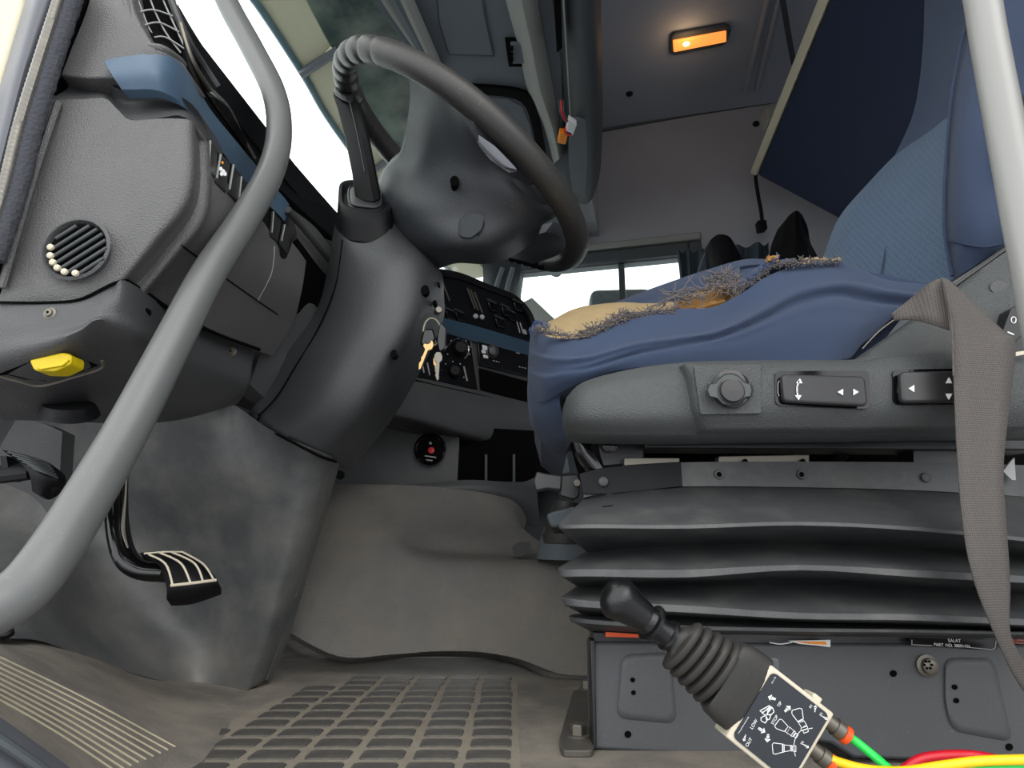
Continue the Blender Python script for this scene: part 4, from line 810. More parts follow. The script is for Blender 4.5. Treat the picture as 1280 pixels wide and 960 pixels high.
rc2 = rocker([(1116, 462), (1240, 460), (1240, 504), (1122, 506), (1116, 500)], 0)
obj('rocker_switch', prism(rpoly([(1126, 464, .586), (1236, 463, .586), (1236, 502, .586), (1128, 503, .586)], 7), (0, .008, 0)), M['switch'], rc2, .0025, seg=3)
for q in ([(1136, 485.5), (1143, 481), (1143, 490)], [(1182.5, 479), (1186.5, 471.5), (1190.5, 479)], [(1182.5, 492), (1190.5, 492), (1186.5, 499.5)]): obj('symbol', slab(q, .5852, .586), M['white'], rc2)
obj('symbol', stroke([(1125, 476), (1123, 480), (1123, 490), (1125, 494)], .9, .594), M['greyprint'], rc2)
rc3 = obj('power_rocker', prism(rpoly([(1252, 418, .605), (1264, 385, .605), (1285, 376, .605), (1285, 412, .605), (1268, 428, .605)], 3), (0, .02, 0)), M['gloss'], DS, .002)
obj('symbol', tube([P(1267+3*math.cos(a), 400+4*math.sin(a), .6045) for a in [k*math.pi/6 for k in range(12)]], .0005, 6, 1, closed=True), M['white'], rc3)
obj('symbol', stroke([(1260, 415), (1267, 418)], 1.5, .6045), M['white'], rc3)
obj('logo_spot', prism([P(x, y, onto(sp_o, 1249, 359, 0).y-.0012) for x, y in ell((1249, 359), 11, 8, 24)], (0, .004, 0)), M['dash2'], DS)
obj('panel_mark', slab([(1270, 440), (1290, 437), (1290, 441), (1270, 445)], .5985, .6), M['housing'], DS)
# side cushion cover
rowsC = [
 [(664, 414, .76), (680, 420, .715), (705, 423, .695), (735, 421, .69), (762, 408, .69), (800, 393, .69), (850, 386, .69), (890, 384, .69), (925, 368, .69), (960, 345, .70), (1000, 331, .71), (1048, 326, .71), (1080, 338, .71), (1110, 350, .71), (1165, 356, .72)],
 [(662, 428, .76), (680, 434, .705), (705, 436, .685), (735, 434, .68), (762, 426, .68), (800, 413, .68), (850, 407, .68), (890, 403, .68), (925, 388, .685), (960, 368, .69), (1000, 352, .695), (1048, 348, .695), (1080, 354, .70), (1110, 362, .70), (1160, 368, .71)],
 [(661, 450, .76), (680, 453, .70), (705, 452, .675), (735, 448, .672), (762, 440, .67), (800, 430, .67), (850, 424, .67), (890, 419, .67), (925, 408, .67), (960, 395, .675), (1000, 380, .68), (1048, 373, .685), (1075, 380, .69), (1100, 382, .695), (1140, 384, .70)],
 [(662, 475, .76), (680, 480, .70), (705, 472, .675), (735, 464, .668), (762, 456, .665), (800, 446, .665), (850, 439, .665), (890, 435, .665), (925, 430, .665), (960, 420, .668), (1000, 410, .67), (1045, 405, .675), (1070, 408, .68), (1090, 404, .69), (1115, 398, .70)],
 [(664, 500, .77), (682, 502, .72), (705, 488, .69), (735, 474, .675), (762, 465, .67), (800, 459, .668), (850, 455, .668), (890, 453, .668), (925, 452, .668), (960, 452, .67), (1000, 451, .67), (1040, 450, .672), (1062, 448, .68), (1078, 430, .69), (1095, 418, .70)]]
def folds(p, u, v):
    p += V((0, 1, 0))*(-.0065*math.exp(-((v-.42-.10*math.sin(u*5))/.05)**2)+.0055*math.exp(-((v-.55-.12*math.sin(u*5+.3))/.04)**2)-.006*math.exp(-((v-.68+.14*u)/.05)**2)*(1-u))
obj('cushion_cover', grid(rowsC, 7, 9, back=(0, .05, 0), fn=folds), M['fabric'], DS, ang=80)
obj('cushion_nose', grid([[(664, 412, .76), (665, 440, .76), (661, 462, .76), (662, 490, .765), (668, 520, .77), (690, 548, .78), (712, 557, .79)],
    [(668, 410, .74), (676, 440, .715), (680, 470, .705), (684, 495, .715), (690, 520, .73), (700, 540, .75), (714, 552, .76)],
    [(700, 424, .71), (700, 450, .70), (700, 470, .70), (700, 490, .705), (700, 505, .71), (706, 530, .73), (718, 545, .75)]], 6, 6, back=(.0, .08, 0)), M['fabric'], DS, ang=80)
obj('cushion_body', prism([(700, 425, .74), (765, 410, .74), (860, 392, .74), (925, 372, .74), (1050, 332, .74), (1160, 355, .74), (1090, 445, .74), (720, 500, .74)], (0, .42, 0)), M['fabric'], DS)
obj('nose_front', prism([P(664, 425, .765), P(663, 480, .765), P(675, 525, .77), P(712, 553, .78)], (.02, .42, 0)), M['fabric'], DS)
# foam
obj('foam', grid([
    [(672, 416, .735), (700, 424, .705), (735, 423, .70), (765, 410, .70), (800, 396, .70), (850, 389, .70), (895, 387, .70), (930, 370, .70)],
    [(680, 406, .76), (705, 404, .735), (740, 396, .73), (770, 391, .73), (805, 388, .73), (850, 382, .73), (895, 380, .73), (925, 366, .74)],
    [(690, 400, .80), (712, 389, .78), (745, 382, .775), (775, 379, .77), (810, 380, .77), (850, 377, .77), (890, 372, .78), (920, 362, .79)],
    [(700, 398, .86), (722, 385, .83), (752, 380, .82), (780, 378, .82), (815, 380, .82), (850, 377, .83), (885, 370, .84), (910, 362, .84)]], 6, 6, back=(0, .03, -.02), wob=.002, ws=60), M['foam'], DS, ang=80)
obj('foam_tear', grid([[(1000, 332, .715), (1020, 328, .715), (1050, 327, .715)], [(1000, 324, .72), (1020, 322, .72), (1048, 323, .72)]], 8, 4, back=(0, .02, -.01), wob=.01, ws=200), M['foam'], DS)
obj('foam_tear', grid([[(840, 386, .71), (870, 385, .71), (905, 378, .71)], [(850, 376, .715), (880, 368, .72), (915, 358, .72)], [(862, 368, .73), (890, 358, .735), (925, 350, .735)]], 6, 6, back=(0, .02, -.01), wob=.006, ws=120), M['foamo'], DS)
obj('far_bolster', grid([[(762, 382, .90), (800, 372, .90), (840, 360, .90), (880, 347, .90), (925, 333, .90), (960, 330, .9)], [(770, 378, .93), (800, 366, .93), (840, 352, .93), (880, 339, .93), (930, 325, .93), (965, 325, .93)], [(770, 388, .86), (800, 385, .86), (840, 382, .86), (880, 372, .86), (925, 358, .86), (960, 345, .86)]][::1], 5, 5, back=(0, .03, -.02)), M['fabric'], DS)
obj('far_bolster_skirt', grid([[(762, 382, .895), (800, 372, .895), (840, 360, .895), (880, 347, .895), (925, 333, .895)], [(770, 392, .87), (800, 388, .87), (840, 384, .87), (880, 374, .87), (925, 360, .87)]], 5, 5, back=(0, .02, -.01)), M['fabric'], DS)
obj('torn_flap', grid([[(935, 358, .70), (950, 345, .70), (968, 332, .705), (990, 328, .71)], [(932, 348, .705), (945, 336, .705), (962, 326, .71), (985, 326, .715)], [(940, 338, .72), (955, 330, .72), (972, 324, .72), (995, 323, .72)]], 5, 5, back=(0, .015, -.005), wob=.006, ws=90), M['fabric'], DS)
# frayed threads along the tear
def fray(cl, n, L_, spread, up_, Y, r=.0005, seed=1):
    rnd = random.Random(seed); mb = MB(); cw = curve([V((x, y, 0)) for x, y in cl], 8)
    for _ in range(n):
        p = cw[rnd.randrange(len(cw))]; a = math.radians(rnd.gauss(rnd.choice((up_, up_+180)), spread)); l = .75*L_*rnd.uniform(.35, 1)
        q = [(p.x+rnd.uniform(-3, 3), p.y+rnd.uniform(-1, 3), Y+.002)]; x, y = q[0][0], q[0][1]
        for s_ in range(3):
            a += rnd.uniform(-.7, .7); x += math.cos(a)*l/3; y -= math.sin(a)*l/3; q.append((x, y, Y-.003*rnd.random()+.004*s_*rnd.random()))
        mb.join(tube(q, r, 4, 3))
    return mb
obj('frayed_threads', fray([(668, 410), (700, 418), (735, 418), (762, 405), (795, 392)], 220, 15, 22, 8, .688, seed=2), M['thread'], DS, kind='stuff')
obj('frayed_threads', fray([(728, 414), (755, 406), (775, 394), (810, 390), (842, 388)], 300, 18, 22, 20, .689, seed=3), M['thread'], DS, kind='stuff')
obj('frayed_threads', fray([(830, 378), (850, 366), (880, 362), (905, 356)], 110, 38, 14, 18, .70, .0006, seed=4), M['thread'], DS, kind='stuff')
obj('frayed_threads', fray([(885, 352), (900, 344), (915, 346), (920, 358)], 170, 22, 50, 70, .70, .0006, seed=5), M['thread'], DS, kind='stuff')
obj('frayed_threads', fray([(925, 362), (945, 348), (962, 334), (985, 328), (1010, 326), (1048, 325)], 330, 11, 40, 25, .70, seed=6), M['thread'], DS, kind='stuff')
obj('frayed_threads', fray([(664, 412), (672, 402), (684, 408)], 70, 9, 60, 60, .72, seed=8), M['threadb'], DS, kind='stuff')
obj('frayed_threads', fray([(940, 346), (960, 332), (972, 322)], 60, 9, 50, 50, .70, seed=9), M['threadb'], DS, kind='stuff')
obj('foam_crumb', grid([[(960, 326, .70), (966, 328, .70), (974, 327, .70)], [(961, 318, .705), (968, 320, .70), (974, 318, .705)]], 4, 4, back=(0, .008, 0), wob=.006, ws=200), M['foamo'], DS)
# backrest
obj('backrest_centre', grid([
    [(1200, 372, .72), (1150, 372, .80), (1090, 365, .90), (1045, 350, 1.02), (1024, 345, 1.1)],
    [(1195, 330, .73), (1150, 325, .81), (1095, 318, .92), (1050, 312, 1.03), (1033, 310, 1.1)],
    [(1190, 280, .74), (1150, 270, .83), (1105, 265, .94), (1065, 265, 1.04), (1050, 270, 1.1)],
    [(1188, 225, .76), (1158, 220, .85), (1125, 218, .95), (1098, 225, 1.04), (1086, 228, 1.09)],
    [(1190, 180, .78), (1170, 178, .86), (1150, 182, .94), (1132, 186, 1.02), (1122, 191, 1.06)],
    [(1196, 143, .80), (1186, 146, .86), (1176, 152, .92), (1162, 162, 1.0), (1152, 168, 1.03)]], 6, 6, back=(.12, 0, 0)), M['net'], DS, ang=80)
obj('backrest_seam', tube([(1100, 350, .878), (1112, 290, .912), (1130, 235, .93), (1158, 190, .90), (1182, 155, .87)], .0016, 6), M['fabric'], DS)
obj('backrest_upper', grid([
    [(1215, 200, .76), (1180, 185, .88), (1150, 188, .98), (1118, 195, 1.06)],
    [(1215, 130, .78), (1190, 128, .88), (1165, 132, .97), (1142, 140, 1.04)],
    [(1215, 60, .79), (1192, 60, .88), (1170, 62, .96), (1153, 66, 1.02)],
    [(1215, -20, .80), (1195, -20, .88), (1172, -20, .96), (1156, -20, 1.02)],
    [(1215, -90, .81), (1198, -90, .88), (1175, -90, .96), (1158, -90, 1.02)]], 6, 6, back=(.12, .0, 0)), M['fabric'], DS, ang=80)
obj('backrest_bolster', grid([
    [(1200, -90, .78), (1225, -90, .71), (1260, -90, .68), (1350, -90, .68)],
    [(1207, 30, .775), (1225, 25, .71), (1260, 20, .68), (1340, 10, .68)],
    [(1193, 110, .76), (1212, 110, .705), (1255, 110, .685), (1340, 110, .70)],
    [(1185, 190, .75), (1202, 190, .70), (1250, 190, .675), (1340, 190, .68)],
    [(1182, 260, .74), (1200, 262, .695), (1250, 262, .668), (1340, 240, .68)],
    [(1184, 300, .74), (1202, 306, .70), (1245, 308, .68), (1340, 265, .69)],
    [(1192, 352, .735), (1212, 345, .705), (1250, 318, .69), (1340, 270, .695)]], 6, 6, back=(.05, .07, 0)), M['fabric'], DS, ang=80)
obj('bolster_piping', tube([(1206, 35, .765), (1191, 110, .75), (1183, 190, .74), (1180, 260, .73), (1182, 300, .73), (1190, 345, .73)], .0022, 8), M['fabric'], DS)
obj('bolster_seam', tube([(1184, 300, .73), (1205, 305, .695), (1230, 309, .677), (1252, 305, .674)], .0016, 8), M['fabricdk'], DS)
obj('hinge_rail', prism([(1188, 352, .66), (1252, 310, .655), (1300, 280, .655), (1300, 288, .655), (1252, 319, .655), (1195, 360, .66)], (0, .02, 0)), M['gloss'], DS, .002)
obj('hinge_rail_edge', tube([(1078, 436, .640), (1098, 415, .637), (1120, 398, .634)], .0008, 6), M['steel'], DS)
obj('hinge_rail_edge', tube([(1190, 354, .652), (1225, 331, .65), (1256, 310, .65)], .0013, 6), M['chrome'], DS)
obj('backrest_side_plate', prism([(1274, 150, .63), (1300, 90, .63), (1300, 200, .63), (1276, 190, .63)], (0, .02, 0)), M['knob'], DS, .003)
# suspension frame between cushion and bellows
obj('slide_rail', slab([(806, 547), (1300, 543), (1300, 563), (806, 560)], .70, .74), M['frame'], DS, .002)
obj('frame_block', slab([(745, 546), (806, 548), (806, 580), (752, 585)], .72, .78), M['frame'], DS, .003)
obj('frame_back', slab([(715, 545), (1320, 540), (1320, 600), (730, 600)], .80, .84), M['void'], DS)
for q in ([(780, 572), (850, 572), (850, 584), (780, 584)], [(898, 570), (1012, 568), (1012, 579), (898, 579)]): obj('bright_bracket', slab(q, .705, .72), M['steel'], DS, .001)
for x in (931, 1003): obj('bracket_bolt', lathe(P(x, 577, .702), (0, -1, 0), [(.003, 0), (.003, .002)], 8), M['void'], DS)
obj('link_arm', grid([[(715, 545, .72), (724, 545, .715), (732, 545, .715)], [(722, 568, .72), (732, 570, .715), (742, 566, .715)], [(735, 588, .72), (745, 588, .715), (755, 588, .715)]], 4, 4, back=(0, .02, 0)), M['gloss'], DS)
obj('pivot_bolt', lathe(P(762, 556, .715), (0, -1, 0), [(.009, 0), (.009, .004), (.005, .006)], 14), M['gloss'], DS)
cg = MB(); 
ptsg = curve([P(1046, 577, .74), P(1062, 560, .74), P(1085, 548, .75), P(1115, 540, .76)], 14)
obj('corrugated_hose', tube(ptsg, [.0065 if i % 2 else .0052 for i in range(len(ptsg))], 10, 1), M['black'], DS)
obj('rear_bracket', slab([(1142, 560), (1200, 556), (1210, 580), (1142, 582)], .71, .74), M['frame'], DS)
obj('white_tag', slab([(1254, 589), (1264, 576), (1268, 572), (1270, 600), (1265, 600)], .69, .692), M['greyprint'], DS)
# top rubber strip
obj('bellows_strip', grid([[(728, 592, .715), (765, 585, .705), (852, 578, .70), (1000, 577, .70), (1150, 578, .70), (1300, 582, .70)], [(730, 622, .712), (765, 615, .702), (852, 608, .697), (1000, 609, .697), (1150, 613, .697), (1300, 622, .697)]], 5, 2, back=(0, .015, 0)), M['bellow'], DS, ang=50)
obj('strip_patch', grid([[(724, 592, .712), (765, 583, .701), (851, 577, .696)], [(728, 617, .709), (765, 617, .699), (853, 608, .694)]], 5, 2, back=(0, .003, 0)), M['black'], DS, .0006)
for x, y in ((754, 602), (1157, 597)): obj('rivet', lathe(P(x, y, .697 if x > 800 else .699), (0, -1, 0), [(.0055, 0), (.005, .002), (.002, .003)], 14), M['bellow'], DS)
for x, y in ((899, 593), (1002, 593)):
    rv_ = obj('rivet', lathe(P(x, y, .697), (0, -1, 0), [(.0055, 0), (.005, .002), (.003, .0025)], 14), M['bellow'], DS); obj('rivet_hole', lathe(P(x, y, .694), (0, -1, 0), [(.0028, 0), (.0028, .0005)], 10), M['void'], rv_)
# bellows: zigzag folds that wrap round the left corner
XC = [None, None, 860, 1000, 1150, 1300]
prof = [ # y at x-left corner, corner x, ys..., Y
 (732, 622, (608, 609, 613, 622), .700), (697, 655, (656, 652, 659, 676), .605), (698, 660, (661, 657, 664, 681), .604), (733, 690, (682, 680, 687, 700), .69),
 (697, 711, (712, 706, 713, 722), .605), (699, 720, (722, 713, 722, 731), .604), (722, 733, (728, 726, 735, 742), .685),
 (701, 747, (757, 766, 768, 776), .607), (704, 756, (766, 774, 776, 784), .606), (728, 768, (772, 778, 783, 790), .67), (710, 771, (782, 785, 787, 791), .625), (713, 777, (787, 790, 791, 795), .625), (738, 789, (791, 795, 796, 799), .68)]
rowsB = []
for x0, y0, ys, Y in prof:
    d_ = .700-Y
    rowsB.append([(x0+26, y0-6, Y+.30), (x0+6, y0-3, Y+.10), (x0+1, y0-1, Y+.035), (x0+6, y0+1, Y+.012), (x0+45, y0+(ys[0]-y0)*.45, Y), (860, ys[0], Y), (1000, ys[1], Y), (1150, ys[2], Y), (1320, ys[3], Y)])
bl = obj('bellows', grid(rowsB, 4, 2, linv=True, back=(.004, .004, 0)), M['bellow'], DS, .0012, ang=28)
obj('bellows_slit', slab([(752, 633), (766, 631), (768, 636), (760, 638), (755, 637)], .655, .665, r=2), M['void'], bl)
# lever and its boot at the left of the bellows
lh = thing('tilt_lever', 'black wing shaped lever on a rubber boot at the front of the seat base', 'lever', P(700, 605, .78))
obj('handle', prism(rpoly([(671, 589, .765), (684, 592, .765), (703, 594, .765), (702, 613, .765), (684, 611, .765), (670, 614, .765), (667, 601, .765)], 3), (0, .02, 0)), M['switch'], lh, .003, seg=3)
obj('handle_arm', slab([(700, 594), (722, 592), (726, 600), (724, 620), (718, 625), (700, 620)], .77, .79, r=2), M['frame'], lh, .002)
obj('pin', lathe(P(721, 604, .765), (0, -1, 0), [(.004, 0), (.004, .004)], 10), M['steel'], lh)
bo = [P(706, 680, .95), P(706, 668, .95), P(706, 664, .95), P(707, 655, .95), P(707, 650, .95), P(708, 643, .95), P(708, 638, .95), P(709, 628, .95)]
obj('rubber_boot', tube(bo, [.03, .033, .028, .032, .025, .029, .022, .02], 16, 2), M['boot'], lh)
obj('boot_top', slab([(683, 642), (720, 632), (724, 655), (690, 660)], .9, .93, r=6), M['shelf'], lh, .004)
# ================================================================== SEAT BASE
SB = thing('pedestal_box', 'dark grey pressed steel base box under the seat bellows', 'seat base', P(1000, 940, .68))
obj('front_plate', slab([(738, 803), (1320, 806), (1320, 952), (1130, 950), (1068, 948), (1040, 930), (985, 920), (940, 948), (742, 937)], .68, .72), M['boxm'], SB, .003)
obj('top_flange', slab([(742, 790), (1320, 796), (1320, 808), (742, 803)], .684, .72), M['frame'], SB, .001)
obj('raised_edge', slab([(738, 800), (744, 800), (746, 937), (741, 937)], .676, .7), M['frame'], SB, .001)
for i, q in enumerate(([(777, 818), (838, 815), (846, 905), (770, 898)], [(1180, 822), (1242, 822), (1266, 928), (1190, 914), (1180, 880)])):
    g = [V(p) for p in q]; cx = sum((p for p in g), V((0, 0)))/len(g)
    ins = [tuple(cx+(p-cx)*.82) for p in g]
    obj('pressed_recess', loft([[P(x, y, .6795) for x, y in [(a[0], a[1]) for a in rpoly([(*p, 0) for p in q], 14)]], [P(x, y, .677) for x, y in [(a[0], a[1]) for a in rpoly([(*(cx+(V(p)-cx)*.93), 0) for p in q], 14)]], [P(x, y, .6765) for x, y in [(a[0], a[1]) for a in rpoly([(*(cx+(V(p)-cx)*.8), 0) for p in q], 14)]]]), M['boxm'], SB, ang=70)
for x, y, r, Y in ((791, 850, 3, .6755), (792, 866, 3, .6755), (785, 918, 4.3, .679), (1117, 842, 4.3, .679), (1194, 859, 3.3, .675), (1196, 876, 3.3, .675), (1262, 934, 4.5, .679)):
    obj('hole', prism([(a, b, Y) for a, b in ell((x, y), r, r, 16)], (0, .003, 0)), M['void'], SB)
bo_ = obj('bolt', lathe(P(1158, 832, .679), (0, -1, 0), [(.0105, 0), (.0105, .002), (.0075, .003), (.0075, .008), (.006, .009)], 20), M['steel'], SB)
for k in range(6):
    a = k*math.pi/3; obj('bolt_dimple', lathe(P(1160, 831, .669)+V((math.cos(a)*.0035, 0, math.sin(a)*.0035)), (0, -1, 0), [(.0013, 0), (.0013, .0006)], 6), M['void'], bo_)
obj('warning_label', slab([(757, 790), (800, 793), (799, 797), (757, 796)], .676, .677), M['redorange'], SB, label='orange label strip under the bellows')
lb = obj('part_label', slab([(1138, 798), (1246, 800), (1246, 812), (1222, 812), (1138, 806)], .675, .677, r=2), M['gloss'], SB, label='black part number label with white border')
obj('label_border', stroke([(1140, 800), (1140, 806), (1165, 807)], 1, .6745), M['greyprint'], lb)
obj('label_border', stroke([(1213, 809.5), (1240, 812), (1244, 810), (1245, 801)], 1, .6745), M['greyprint'], lb)
ptext('label_text', 'PART. NO. 38001436', 1190, 807, .6745, 3.6, M['white'], lb, rot=-3)
ptext('label_text', 'SALAT', 1193, 801, .6745, 4, M['white'], lb, rot=-2)
for q in ([(1262, 800), (1268, 800), (1268, 804), (1262, 804)], [(1271, 800), (1290, 801), (1290, 804), (1271, 804)]): obj('label_mark', stroke(q, .8, .675, True), M['redorange'], lb)
tg = obj('paper_tag', slab([(985, 801), (1038, 800), (1038, 809), (1022, 807), (1000, 805)], .672, .673), M['white'], SB, label='torn white and orange paper tag')
obj('tag_print', slab([(993, 802), (1032, 802), (1034, 806), (1012, 805)], .6715, .672), M['orange'], tg)
obj('tag_string', tube([(962, 803, .672), (975, 805, .672), (990, 803, .672)], .0006, 6), M['white'], SB)
fb = thing('floor_bracket', 'rusty steel floor bracket with hex bolt at the foot of the seat base', 'bracket', Z(720, 920, 0))
obj('plate', prism([Z(x, y, .006) for x, y in [(a[0], a[1]) for a in rpoly([(716, 862, 0), (742, 862, 0), (742, 938, 0), (702, 938, 0), (698, 925, 0)], 6)]], (0, 0, -.006)), M['rust'], fb, .001)
for x, y, r in ((723, 920, .0085), (733, 862, .007)):
    p = Z(x, y, .006); b_ = obj('bolt', lathe(p, (0, 0, 1), [(r*1.5, 0), (r*1.5, .002)], 18), M['rust'], fb)
    obj('bolt_head', lathe(p, (0, 0, 1), [(r, .002), (r, .010), (r*.8, .0115)], 6), M['steel'], b_)
# ================================================================== SEAT BELT
def ribbon(L_, R_, n=8, th=.0012):
    a = curve([W(p) for p in L_], n); b = curve([W(p) for p in R_], n); k = len(a); vs = []; fs = []
    for i in range(k):
        for j in range(5): vs.append(a[i].lerp(b[i], j/4))
    for i in range(k-1):
        for j in range(4): fs.append((i*5+j, i*5+j+1, (i+1)*5+j+1, (i+1)*5+j))
    m_ = MB(); m_.add(vs, fs); return m_
SBt = thing('seat_belt', 'grey brown webbing seat belt folded over the seat side panel and hanging down', 'seat belt', P(1215, 500, .56))
def rib_obj(nm, L_, R_):
    o_ = obj(nm, ribbon(L_, R_), M['belt'], SBt, ang=80); s_ = o_.modifiers.new('thick', 'SOLIDIFY'); s_.thickness = .0014; s_.offset = 0; return o_
rib_obj('folded_end', [(1114, 392, .60), (1140, 372, .59), (1162, 354, .575), (1178, 347, .57)], [(1118, 401, .603), (1140, 400, .59), (1165, 406, .577), (1187, 413, .573)])
rib_obj('hanging_web', [(1176, 347, .566), (1181, 370, .566), (1189, 410, .566), (1192, 470, .565), (1196, 560, .565), (1203, 650, .565), (1216, 720, .565), (1240, 785, .57), (1268, 845, .58), (1300, 890, .59)],
        [(1184, 349, .567), (1210, 372, .570), (1255, 415, .575), (1269, 430, .575), (1262, 500, .575), (1254, 580, .572), (1257, 650, .572), (1262, 730, .575), (1262, 790, .578), (1280, 828, .585)])
obj('web_edge', tube([(1179, 350, .563), (1186, 380, .563), (1190, 415, .563), (1192, 470, .562)], .0009, 6), M['belt'], SBt)
# ================================================================== JOYSTICK CONTROLLER
CT = thing('joystick_controller', 'black tipper joystick controller with rubber boot and pictogram plate, leaning on the seat base', 'controller', P(977, 907, .5))
Yc = .5
ex = (P(1047, 895, Yc)-P(967, 833, Yc)).normalized(); n_y = V((0, -1, 0)); ey = n_y.cross(ex).normalized()
cO = P(976.5, 907.5, Yc); hs = .0288
def cl(x, y, z=0): return cO+ex*x+ey*y+n_y*z      # local: x away from the stick, y up-right edge
def cbx(x0, x1, y0, y1, z0, z1, r=0):
    m_ = MB(); return m_.join(prism([cl(x0, y0, z1), cl(x1, y0, z1), cl(x1, y1, z1), cl(x0, y1, z1)], -n_y*(z1-z0)))
pp = [cl(*q) for q in ()]
def topx(px, py): # pixel to controller plate local
    p = P(px, py, Yc)-cO; return p.dot(ex), p.dot(ey)
W2 = (P(1047, 895, Yc)-P(967, 833, Yc)).length/2; H2 = (P(967, 833, Yc)-P(906, 920, Yc)).length/2
obj('housing', cbx(-W2, W2, -H2, H2, -.03, -.001), M['housing'], CT, .0015)
def rr2(x, y, r, z): 
    o_ = []
    for sx_, sy_, a0 in ((1, 1, 0), (-1, 1, 90), (-1, -1, 180), (1, -1, 270)):
        for k in range(5):
            a = math.radians(a0+k*22.5); o_.append(cl(sx_*(x-r)+r*math.cos(a), sy_*(y-r)+r*math.sin(a), z))
    return o_
fp = obj('face_plate', prism(rr2(W2-.003, H2-.003, .004, .0002), (0, .002, 0)), M['face'], CT)
# pictograms: coordinates taken on the enlarged plate
def zc(x, y): return (880+x/6.856, 820+y/6.856)
YF = Yc-.0006
def st(pts, wd=.7, closed=False): obj('pictogram_line', stroke([zc(*p) for p in pts], wd, YF, closed, .0003), M['white'], fp)
knobs = [[(752, 482), (758, 465), (820, 448), (840, 455), (852, 540), (808, 568), (756, 500)], [(605, 600), (648, 542), (668, 545), (722, 605), (690, 648), (620, 622)], [(585, 760), (598, 745), (672, 755), (674, 825), (612, 842), (592, 835)]]
for k in knobs: st(k, .7, True)
for a in ([(802, 562), (812, 575), (850, 558), (846, 540)], [(812, 575), (838, 618), (880, 592), (858, 556)], [(838, 618), (830, 626), (838, 640), (890, 620), (884, 600)], [(848, 640), (856, 662), (896, 648), (888, 624)],
          [(695, 645), (710, 660), (738, 612), (722, 605)], [(710, 660), (748, 682), (774, 645), (738, 612)], [(745, 685), (762, 690), (786, 654), (774, 640)], [(768, 690), (790, 702), (808, 676), (790, 662)],
          [(676, 755), (686, 758), (686, 825), (676, 825)], [(688, 762), (742, 768), (742, 812), (688, 820)], [(744, 764), (752, 768), (752, 816), (744, 812)], [(758, 772), (788, 770), (788, 820), (760, 815)]): st(a, .6, True)
st([(930, 618), (880, 628), (830, 640), (800, 672), (780, 715), (770, 760), (775, 820), (784, 858)], .6)
def arrow(p, d, L_=8, w_=4):
    c = V(zc(*p)); d = V(d).normalized(); n = V((-d.y, d.x))
    obj('pictogram_arrow', slab([tuple(c+d*L_*.5), tuple(c+n*w_), tuple(c-n*w_)], YF, YF+.0003), M['white'], fp)
    for k in range(3): q = c-d*(1.0+k*1.9); h = w_*.5-.3*k; obj('pictogram_bar', slab([tuple(q+n*h), tuple(q-n*h), tuple(q-n*h-d*1.2), tuple(q+n*h-d*1.2)], YF, YF+.0003), M['white'], fp)
arrow((575, 358), (-1, -.35)); arrow((722, 448), (.8, -.8)); arrow((502, 640), (.8, .5)); arrow((545, 712), (-.15, 1)); arrow((345, 715), (-.3, 1), 5, 2.4); arrow((955, 440), (.1, -1), 5, 2.2); arrow((1045, 535), (1, .6), 5, 2.2); arrow((885, 778), (.8, .5), 5, 2.2)
# truck pictogram
for q in ([(480, 470), (560, 425), (575, 440), (500, 485)], [(500, 490), (530, 510), (585, 440), (568, 432)], [(545, 470), (590, 445), (600, 480), (570, 510), (545, 500)], [(505, 520), (530, 510), (545, 545), (525, 575), (490, 555), (488, 530)], [(530, 505), (575, 500), (560, 545), (535, 545)]):
    st(q, .9, True)
ctm = lambda px, py, sz: tmat(P(*zc(px, py), YF), ey, -ex, sz)
k_ = .00058*1.0
for s_, x, y, h in (('LOW', 428, 585, 8.2), ('OUT', 385, 740, 8.2), ('TIP', 648, 415, 7.4), ('STOP', 606, 548, 7.6), ('IN', 915, 433, 6.2), ('IN', 1003, 500, 6.2), ('IN', 842, 745, 6.2), ('38151135', 597, 208, 3.6), ('www.gassner-network.de', 338, 592, 3.4)):
    text('plate_text', s_, ctm(x, y, h*k_*.66), M['white'], fp)
obj('side_bump', cbx(.009, .016, H2-.001, H2+.0035, -.02, -.003), M['housing'], CT, .001)
obj('mount_tab', slab([(940, 822), (974, 823), (977, 852), (950, 850)], .54, .545, r=4), M['boxm'], CT, .001)
# rubber boot with ribs, stalk, knob along the stick axis
ax0 = (P(936, 868, .515)); ax1 = P(792, 762, .49); ad = (ax1-ax0); AL = ad.length; ad.normalize()
side = n_y.cross(ad).normalized()
def kpt(s_, off=0, dz=0): return ax0+ad*s_+side*off+n_y*dz
def oval(s_, ry, rz_, n=28, sk=0):
    return [kpt(s_+sk*math.cos(2*math.pi*i/n), ry*math.cos(2*math.pi*i/n), rz_*math.sin(2*math.pi*i/n)) for i in range(n)]
L1 = lambda x, y: (P(x, y, .5)-ax0).dot(ad)
def sq2(s_, ry, rz_, e=.5, sk=0):
    o_ = []
    for i in range(32):
        t = 2*math.pi*i/32; c, s2 = math.cos(t), math.sin(t)
        o_.append(kpt(s_+sk*c, ry*math.copysign(abs(c)**e, c), rz_*math.copysign(abs(s2)**e, s2)))
    return o_
obj('boot_base', loft([sq2(-.001, .0305, .014), sq2(.012, .0305, .0145), sq2(.022, .029, .015), sq2(.027, .026, .014)]), M['boot'], CT, .001, ang=50)
rb = []
s0 = .026
for k in range(5):
    R1 = .0265-.0014*k; R0 = R1-.0055; s_ = s0+k*.0082
    rb += [oval(s_, R0, R0*.62, sk=.002), oval(s_+.0015, R1-.001, R1*.66, sk=.003), oval(s_+.004, R1, R1*.68, sk=.003), oval(s_+.0065, R1-.001, R1*.66, sk=.003), oval(s_+.008, R0, R0*.62, sk=.002)]
rb += [oval(s0+.043, .012, .010), oval(s0+.047, .008, .008)]
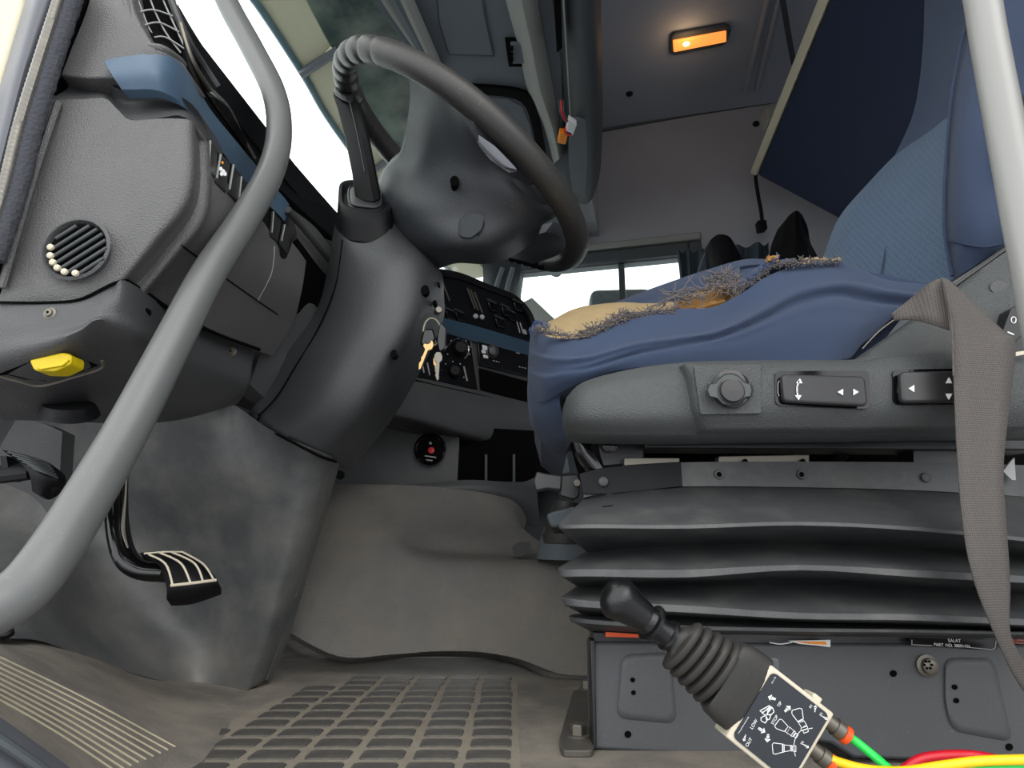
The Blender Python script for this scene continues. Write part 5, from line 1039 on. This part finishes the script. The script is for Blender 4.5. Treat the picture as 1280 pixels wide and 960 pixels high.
obj('boot_ribs', loft(rb), M['boot'], CT, ang=60)
obj('stem', lathe(kpt(s0+.040), ad, [(.0055, 0), (.0055, .012)], 18), M['rust'], CT)
sb_ = s0+.048
prf = [(.009, 0), (.0115, .001), (.0115, .003), (.0092, .0045), (.0085, .010), (.009, .0155), (.0135, .0165), (.0138, .019), (.0105, .020), (.010, .0225), (.0088, .0245)]
obj('collar', lathe(kpt(sb_), ad, prf, 28), M['joy'], CT, ang=40)
prf = [(.0088, 0), (.0108, .0006), (.0112, .003), (.0128, .012), (.0148, .021), (.0156, .0245), (.0152, .0275), (.0125, .0315), (.0085, .0345), (.004, .036), (.0, .0364)]
obj('knob', lathe(kpt(sb_+.0245), ad, prf, 32), M['joy'], CT, ang=60)
# fittings and hoses
def fit(px, py, d, par):
    o_ = P(px, py, .515); f_ = obj('fitting', lathe(o_, d, [(.0055, -.006), (.0055, .004), (.0065, .004), (.0065, .010), (.005, .011)], 18), M['steel'], par)
    obj('fitting_ring', lathe(o_+V(d).normalized()*.011, d, [(.0055, 0), (.0066, .001), (.0066, .004), (.0045, .0055)], 18), M['redorange'], f_)
fd = ex*1.0
fit(1037, 903, ex, CT); fit(1018, 938, ex, CT)
HG = 'air hoses at the seat base'
tag(obj('air_hose', tube([P(1046, 912, .515), P(1066, 924, .515), P(1090, 943, .51), P(1112, 962, .50), P(1140, 985, .49)], .0032, 12), M['green']), 'green air hose running from the upper controller fitting', 'hose', HG)
tag(obj('air_hose', tube([P(1029, 945, .515), P(1050, 953, .51), P(1085, 962, .50), P(1130, 964, .49), P(1180, 957, .48), P(1230, 951, .475), P(1310, 949, .47)], .0032, 12), M['yhose']), 'yellow air hose from the lower controller fitting to the right edge', 'hose', HG)
tag(obj('air_hose', tube([P(1130, 985, .49), P(1165, 968, .485), P(1210, 961, .485), P(1310, 957, .48)], .0032, 12), M['green']), 'second green air hose at the bottom right under the yellow one', 'hose', HG)
tag(obj('air_hose', tube([P(1130, 962, .56), P(1150, 949, .56), P(1180, 944, .56), P(1215, 944, .56), P(1250, 950, .55), P(1290, 960, .54)], .0036, 12), M['rhose']), 'red hose looping behind the yellow hose at bottom right', 'hose', HG)
# ================================================================== GRAB HANDLES
gh = [P(262, -60, .71), P(283, 0, .70), P(315, 60, .685), P(342, 115, .665), P(349, 165, .65), P(338, 215, .625), P(305, 275, .585), P(262, 340, .55), P(215, 430, .52), P(160, 535, .49), P(105, 630, .455), P(60, 700, .43), P(22, 742, .42), P(-40, 775, .41), P(-90, 785, .43), P(-130, 775, .50), P(-150, 765, .58)]
tag(obj('grab_handle', tube(gh, [.0145]*6+[.0148, .0152, .0156, .016]+[.0163]*(len(gh)-10), 24, 10), M['tube'], ang=80), 'long bent grey tubular grab handle crossing in front of the dashboard', 'handle')
gh = [P(1218, -60, .42), P(1228, 0, .42), P(1236, 50, .42), P(1249, 120, .42), P(1266, 210, .42), P(1285, 310, .42), P(1302, 400, .42), P(1320, 480, .42), P(1345, 620, .43), P(1370, 740, .45), P(1400, 830, .50), P(1430, 860, .58)]
tag(obj('grab_handle', tube(gh, .0128, 24, 8), M['alu'], ang=80), 'bright aluminium grab handle in front of the seat backrest at the right', 'handle')
